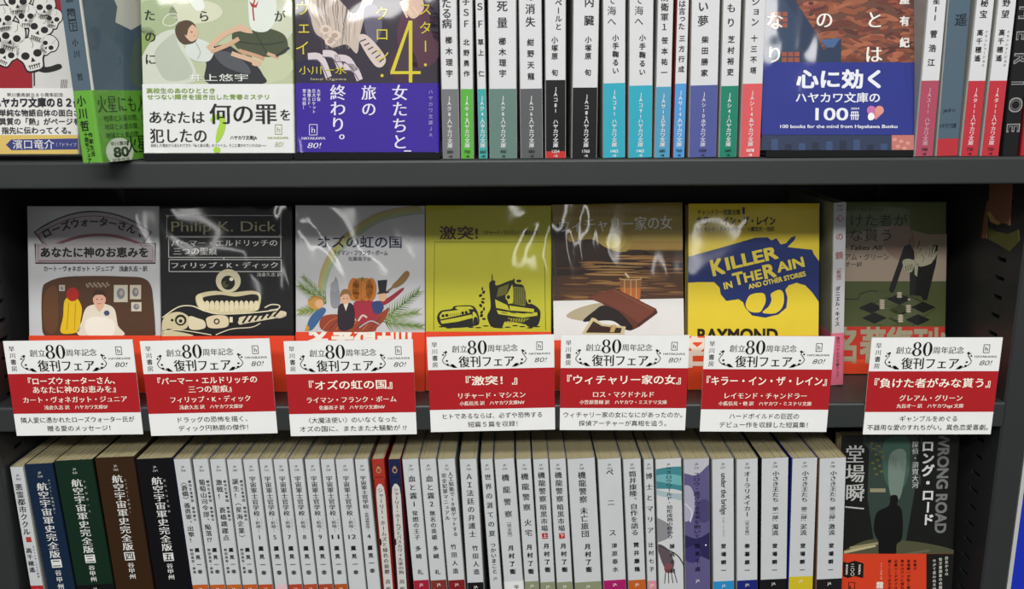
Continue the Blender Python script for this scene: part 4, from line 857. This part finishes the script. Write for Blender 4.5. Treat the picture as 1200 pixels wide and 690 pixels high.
def sub2(t): return [('銀河乞食軍団　黎明篇' + t, 5.4, 560, 609, 3.6, 'b'), ('野田昌宏・原案', -4, 640, 670, 3.8, 'b'), AU]
OR = 'b85a24'
bspine((202.5, 224), (225.8, 245), 'white spine right of the black numeral five book', [('〈蒼橋〉義勇軍、出撃！', -1.5, 559, 634, 7.6, 'M')] + sub2('①'), '958', OR)
bspine((224.3, 245), (246, 264.4), 'second white spine right of the black numeral five book', [('葡萄山司令部、陥落!?'.replace('!?', '⁉'), -1.5, 559, 634, 7.6, 'M')] + sub2('②'), '964', OR)
bspine((245.3, 264.5), (265, 284), 'third white spine right of the black numeral five book', [('激戦！　蒼橋跳躍点', -1.5, 559, 632, 7.6, 'M')] + sub2('③'), '974', 'b5602a')
bspine((265, 283.8), (284.6, 302.4), 'fourth white spine right of the black numeral five book', [('誕生！〈星海企業〉', -1.5, 558, 632, 7.6, 'M')] + sub2('④'), '1007', OR)
def uchu(n, last='前哨'): return [('宇宙軍士官学校', 0, 556, 603, 7.6, 'M'), ('｜' + last + '｜', 0, 604, 622, 5.6, 'g'), (n, 0, 623.5, 631.5, 8, 'M'), ('鷹見一幸', 0, 636, 674, 6.2, 'x')]
def rb_(t): return lambda s, f: f.v(t, 4.6, 606, 620, 2.2, '444444', 4, 'g')
for args in (((284.3, 302.6), (302.8, 321), '1', '1073', 'b4482a'), ((303, 319.2), (321.7, 338), '5', '1161', 'd8b8bc'), ((319.7, 337.2), (338.4, 355.6), '7', '1188', 'a8402a'), ((337.6, 355.4), (356, 373), '8', '1199', 'a8482c'), ((356, 375), (373.5, 391), '9', '1219', 'a24028'), ((375.4, 392), (391.6, 408.5), '11', '1238', 'a8501f'), ((392.4, 414.6), (409, 430), '12', '1250', None)):
    bspine(args[0], args[1], 'white spine with numeral %s below its dark title, bottom shelf' % args[2], uchu(args[2]), args[3], args[4], extra=rb_('スカウト'), fcode='JA', fc='d8c8b8')
bspine((415.3, 432), (430.6, 447), 'white spine with numeral 4 left of the red capped spine', [('宇宙軍士官学校', 0, 556, 595, 7.2, 'M'), ('｜攻勢偵察部隊｜', 0, 596, 621, 5, 'g'), ('4', 0, 623, 631, 8, 'M'), ('鷹見一幸', 0, 636, 672, 6.2, 'x')], '1264', None)
def holmes(col, dk, title):
    def fn(s, f):
        f.poly([(-5.2, 580), (-4.2, 570), (-1.5, 566), (1.5, 566), (4.2, 570), (5.2, 580), (5.2, 720), (-5.2, 720)], 'c6c3bd', 2)
        f.v(title, 0, 570, 672, 6.2, '20242c', 4, 'M'); f.v('高殿円', 0, 676, 702, 6, '20242c', 4, 'M'); f.h('✦' if False else '・', 0, 547, 12, 'b08a50', 4, 'x')
        f.ell(0, 550, 3, 3.6, 'a8805a', 3.5, 12); f.ell(0, 550, 1.8, 2.2, col, 4, 10); f.line([(-5, 558), (5, 558)], .8, dk, 3)
        f.poly([(-6, 632), (-4, 630), (-3.6, 636), (-5, 638)], '3a1a14', 3, True); f.line([(-6.2, 560), (-6.2, 700)], 1, dk, 3); f.line([(6.2, 560), (6.2, 700)], 1, dk, 3)
    return fn
bspine((432.4, 451.8), (447.2, 462.4), 'red capped cream spine with rounded title plate', [], '', None, base='a03024', side='8a2018', extra=holmes('a03024', '701810', 'シャーリー・ホームズと緋色の憂鬱'))
bspine((452.3, 470), (462.9, 479), 'navy capped cream spine with rounded title plate', [], '', None, base='1a2148', side='7a1c1c', extra=holmes('1a2148', '0e1434', 'シャーリー・ホームズとバスカヴィル家の狗'))
bspine((471, 490.8), (484.7, 504.5), 'white spine with numeral 1 and crimson foot right of the navy capped spine', [('血と霧', 0, 555, 585, 8.6, 'M'), ('1', 0, 585, 594, 9, 'M'), ('常闇の王子', 0, 597, 632, 7, 'M'), ('多崎　礼', 0, 637, 674, 7, 'b')], '1232', '9c1c34', fy=679)
bspine((491.3, 511.5), (504.9, 524.8), 'white spine with numeral 2 and brownish red foot', [('血と霧', 0, 555, 585, 8.6, 'M'), ('2', 0, 585, 594, 9, 'M'), ('無名の英雄', 0, 597, 632, 7, 'M'), ('多崎　礼', 0, 637, 674, 7, 'b')], '1237', '7a3028', fy=679)
bspine((512, 534.3), (526, 545.8), 'white spine with two title columns and dark red foot', [('完全犯罪マニュアル', -4.2, 553, 609, 6, 'M'), ('人工知能で10億ゲットする', 3.4, 552, 628, 6, 'M'), ('竹田人造', 0, 635, 673, 7, 'b')], '1457', '7a1c20', fy=679)
bspine((534.8, 560.5), (546.4, 567), 'white spine with bold title column and black foot, dark gap on its right', [('ＡＩ法廷の弁護士', 0, 553, 630, 8.6, 'M'), ('竹田人造', 2, 637, 674, 7.4, 'b')], '1560', '141416', fy=682)
bspine((562.5, 578.3), (574.5, 588.8), 'thin white spine with long hiragana author column beside the dark gap', [('世界の涯ての夏', 0, 553, 630, 8, 'M'), ('つかいまこと', 0, 635, 672, 6.6, 'b')], '1212', None, extra=lambda s, f: f.h('JA', 0, 677, 5, '444444', 4, 'm'))
s = bspine((579, 603.2), (591, 614.6), 'white spine with bracketed subtitle and white paper band', [('機龍警察', 0, 552, 609, 9, 'M'), ('［完全版］', 0, 609, 631, 5.4, 'g'), ('月村了衛', 0, 637, 674, 7, 'x')], '1274', None)
s.band(681, 'dcdcda').v('早川', 3, 683, 700, 6, '222222', 4, 'M'); s.band_done()
GO = '848a6c'
bspine((603.8, 623.3), (614.8, 632.4), 'white spine with olive grey foot left of the two red seal spines', [('機龍警察', 0, 552, 600, 9, 'M'), ('火宅', 0, 606, 630, 9, 'M'), ('月村了衛', 0, 636, 674, 7, 'x')], '1338', GO, fy=681)
def seal(c): return lambda s, f: (f.rect_(-3.4, 624.5, 3.4, 631, 'a8282c', 3), f.h(c, 0, 627.7, 5.5, 'e0d0cc', 4, 'b'))
bspine((623.7, 643.2), (632.8, 651.4), 'white spine with small red seal, left one of the pair', [('機龍警察', 0, 552, 589, 8.6, 'M'), ('暗黒市場', 0, 590, 623, 8.2, 'M'), ('月村了衛', 1, 635, 672, 7, 'x')], '1409', GO, fy=682, extra=seal('上'))
bspine((643.7, 663.2), (651.8, 672.6), 'white spine with small red seal, right one of the pair', [('機龍警察', 0, 552, 589, 8.6, 'M'), ('暗黒市場', 0, 590, 623, 8.2, 'M'), ('月村了衛', 1, 635, 672, 7, 'x')], '1468', GO, fy=682, extra=seal('下'))
bspine((664, 698.3), (674, 705.5), 'thick white spine with olive foot right of the red seal pair', [('機龍警察', 0, 552, 590, 9.4, 'M'), ('未亡旅団', 0, 594, 630, 9.4, 'M'), ('月村了衛', 2, 636, 672, 7.4, 'x')], '1538', GO, fy=682)
bspine((699.6, 728.6), (707.6, 734.4), 'white spine with widely spaced title and magenta foot', [('ペニス', 0, 536, 642, 9, 'M'), ('津原泰水', 1.5, 635, 672, 7, 'b')], '1413', 'a01c60', fy=680)
bspine((729.2, 752.2), (736.7, 757.2), 'white spine with orange foot left of the thin pink footed one', [('筒井康隆、自作を語る', 0, 552, 628, 9, 'M'), ('筒井康隆', 1, 634, 672, 6.6, 'x')], '1433', 'b85a20', fy=680)
bspine((752.6, 766.6), (757.6, 770.2), 'thin white spine with pink foot beside the sea painted spine', [('博士とマリア', 0, 552, 628, 8, 'M'), ('辻村七子', 0, 634, 672, 6.4, 'b')], '1610', 'cf8a92', fy=681)
def sea(s, f):
    f.poly([(-25, 552), (25, 550), (25, 578), (5, 574), (-25, 570)], '3f7f86', 1, True); f.poly([(-25, 560), (0, 556), (25, 564), (25, 572), (-5, 566)], '6aa6aa', 1.4, True); f.poly([(-25, 570), (0, 578), (25, 582), (25, 590), (0, 584), (-25, 576)], '9fb0b6', 1.2, True)
    f.poly([(-25, 605), (-5, 612), (2, 622), (-4, 632), (-25, 634)], '86868a', 1.2, True); f.poly([(-15, 638), (-2, 645), (4, 662), (-2, 672), (-10, 660)], '5a4e54', 1.5, True); f.ell(-3, 666, 5, 6, '7a4a50', 2)
    for k in range(4): f.line([(-6 + k * 3, 668), (-8 + k * 5, 684)], 1, '4a3a40', 2)
    f.line([(-12, 640), (8, 652), (18, 670)], 1.4, '3a3a3e', 2, True)
    f.v('スロウワールド・幼形成熟の終わり', 0, 552, 632, 7.2, '1c2a30', 4, 'M'); f.v('籐真千歳', 2, 636, 674, 6.4, '222222', 4, 'b')
bspine((767.2, 799.8), (772.3, 801.7), 'thick spine painted with teal sea and a grey hand', [], '1046', None, extra=sea, base='c6c8c8', kind='satin')
def violet(s, f):
    f.poly([(-25, 566), (0, 558), (25, 552), (25, 690), (-25, 690)], '5a547e', 1, True); f.poly([(-25, 574), (-8, 570), (-2, 590), (-8, 610), (-25, 606)], 'a4a2b4', 1.3, True); f.poly([(-25, 625), (0, 632), (25, 622), (25, 660), (0, 652), (-25, 660)], '2c2650', 1.2, True)
    f.ell(8, 600, 9, 14, '48426c', 1.5); f.ell(-6, 650, 10, 10, '3a3468', 1.6); f.ell(10, 640, 1, 1, 'e8e8f0', 3, 8); f.line([(-14, 590), (-6, 600), (-8, 612)], 1.6, 'c8c6d0', 2, True)
    f.v('スロウ・遠ざかる未来を抱いて', 0, 554, 632, 8, '1a1630', 4, 'M'); f.v('籐真千歳', 0, 636, 672, 6.6, '15122a', 4, 'b')
bspine((800.3, 832), (802.5, 833), 'thick spine painted in violet clouds with grey-blue foot', [], '1131', '7e95a8', fy=676, extra=violet, base='b4b4bc')
bspine((833.5, 861.2), (836, 860.8), 'white spine with lower-case English title and azure foot', [('春暮', 0, 800, 810, 1, 'g'), ('堂場瞬一', 0, 636, 674, 6.2, 'x')], '1377', '2a86bc', fy=682, extra=lambda s, f: (f.h('under the bridge', 1, 580, 9, '1c1c1c', 4, 'M', ang=-math.pi / 2, w=52), f.v('アンダー・ザ・ブリッジ', 0, 607, 630, 3, '444444', 4, 'g')))
bspine((862.4, 889.2), (863.3, 888.2), 'white spine with bracketed small subtitle and deep blue foot', [('オーラリメイカー', 0, 553, 607, 8, 'M'), ('［完全版］', 0, 608, 631, 5, 'g'), ('春暮康一', 0, 636, 674, 6.2, 'x')], '1538', '1c2470', fy=681)
for xt, xb, n, r, code, ft, lab, sd in (((891.6, 925.4), (891, 922), '一', '濁流', '1378', '151517', 'thick white spine with black foot left of the yellow footed one', '18181a'), ((926.6, 959), (922.4, 953), '二', '泥流', '1379', 'c8b424', 'thick white spine with yellow foot and blue cover side', '2a3c98'), ((959.6, 993), (956.5, 987), '三', '激流', '1380', '1a1a1c', 'thick white spine with black foot, rightmost spine beside the dark rainy cover', '8a6a4a')):
    bspine(xt, xb, lab, [('小さき王たち', 1, 553, 590, 8.2, 'M'), ('第%s部：' % n, 1, 595, 615, 7.6, 'M'), (r, 1, 615, 629, 8, 'M'), ('堂場瞬一', 1, 636, 674, 6.2, 'x')], code, ft, fy=680 if ft != 'c8b424' else 677, side=sd, yt=537.5)
# dark rainy cover facing out
b = FrontBook((988, 511), (1133, 511), (977, 690), (1108, 690), 0.662, LOWZ, 6.0, 0.016, 'dark paperback of a lone silhouetted man, orange-red band, right of bottom shelf spines', 'paperback facing out on the bottom shelf', '131512', kind='satin')
f = b.f.zoom(960, 500, 3.633)
f.poly([(215, 20), (420, 20), (410, 250), (360, 540), (240, 540), (205, 300)], '2f3c36', .4); f.poly([(280, 60), (380, 50), (370, 240), (300, 260), (270, 180)], '3a564a', .7, True); f.poly([(300, 120), (370, 110), (345, 300), (300, 280)], '6a7a70', .9, True)
for i in range(40):
    x = 190 + (i * 53) % 260; y = 30 + (i * 37) % 180; f.line([(x, y), (x - 3, y + 40)], 1.6, ('46524c', '5c6862')[i % 2], 1.1)
for i in range(12): f.ell(225 + (i * 29) % 50, 70 + i * 12, 8, 5, '5e5a2c', 1.2, 8)
f.rect_(216, 262, 282, 278, '8a8468', 1.2)
f.poly([(100, 530), (180, 490), (250, 478), (420, 490), (560, 520), (560, 545), (100, 545)], '4a4a36', .6, True)
for x0, y0, x1, y1, c in ((105, 528, 240, 500, 'b0a67e'), (130, 510, 250, 490, '8f8664'), (350, 540, 470, 520, '5c5c46')): f.poly([(x0, y0), (x1, y1), (x1, y1 + 10), (x0, y0 + 12)], c, 1.2)
f.poly([(302, 300), (312, 290), (330, 292), (336, 310), (332, 330), (350, 352), (356, 420), (350, 480), (330, 500), (326, 540), (300, 545), (255, 540), (252, 490), (238, 460), (232, 425), (245, 365), (290, 340), (300, 325)], '0a0a0b', 2, True)
W_ = 'b4b5b2'
f.v('堂場瞬', 152, 75, 320, 84, W_, 4, 'M'); f.line([(110, 340), (190, 348)], 6, W_, 4)
f.v('ロング・ロード', 462, 55, 420, 56, 'c9cac8', 4, 'x'); f.v('探偵・須賀大河', 408, 60, 262, 29, 'b4b5b2', 4, 'M'); f.h('WRONG ROAD', 524, 238, 62, '6e706e', 4, 'x', ang=-math.pi / 2 + .02, w=440, sy=66)
g = b.band(648.5, 'c83c1e'); g.zoom(960, 500, 3.633)
g.rect_(455, 530, 640, 760, '161514', .5); g.poly([(100, 572), (120, 578), (150, 568), (188, 580), (186, 642), (150, 634), (120, 642), (100, 634)], '15130f', 2); g.v('二〇〇', 140, 578, 634, 17, 'd9d2c4', 4, 'b'); g.h('BOOKS', 116, 606, 11, 'd9d2c4', 4, 'x', ang=-math.pi / 2, w=44); g.h('DORA', 170, 606, 11, 'd9d2c4', 4, 'x', ang=-math.pi / 2, w=44)
for i, q in enumerate(('本書で', '堂場瞬一が拓く新しい', '男のロマンに溢れる', '正統ハードボイルドの', '書くことではなかった')): g.v(q, 406 - i * 27, 562 + 0 * i, 562 + 16 * len(q), 15, '1c0d08', 4, 'b')
for i, q in enumerate(('旧友からの', '怪文書調査の依頼が', 'やがて思わぬ方向へ')): g.v(q, 540 - i * 26, 548 + i * 6, 548 + i * 6 + 17 * len(q), 15, 'c8c4bc', 4, 'b')
g.v('霜月の', 256, 655, 755, 32, 'd9d2c4', 4, 'x'); g.v('シリーズ第二弾', 262, 574, 650, 9, 'e8c8b8', 4, 'g'); g.mark(124, 660, 150, 720, '1c0d08', wd=2.5)
b.done()
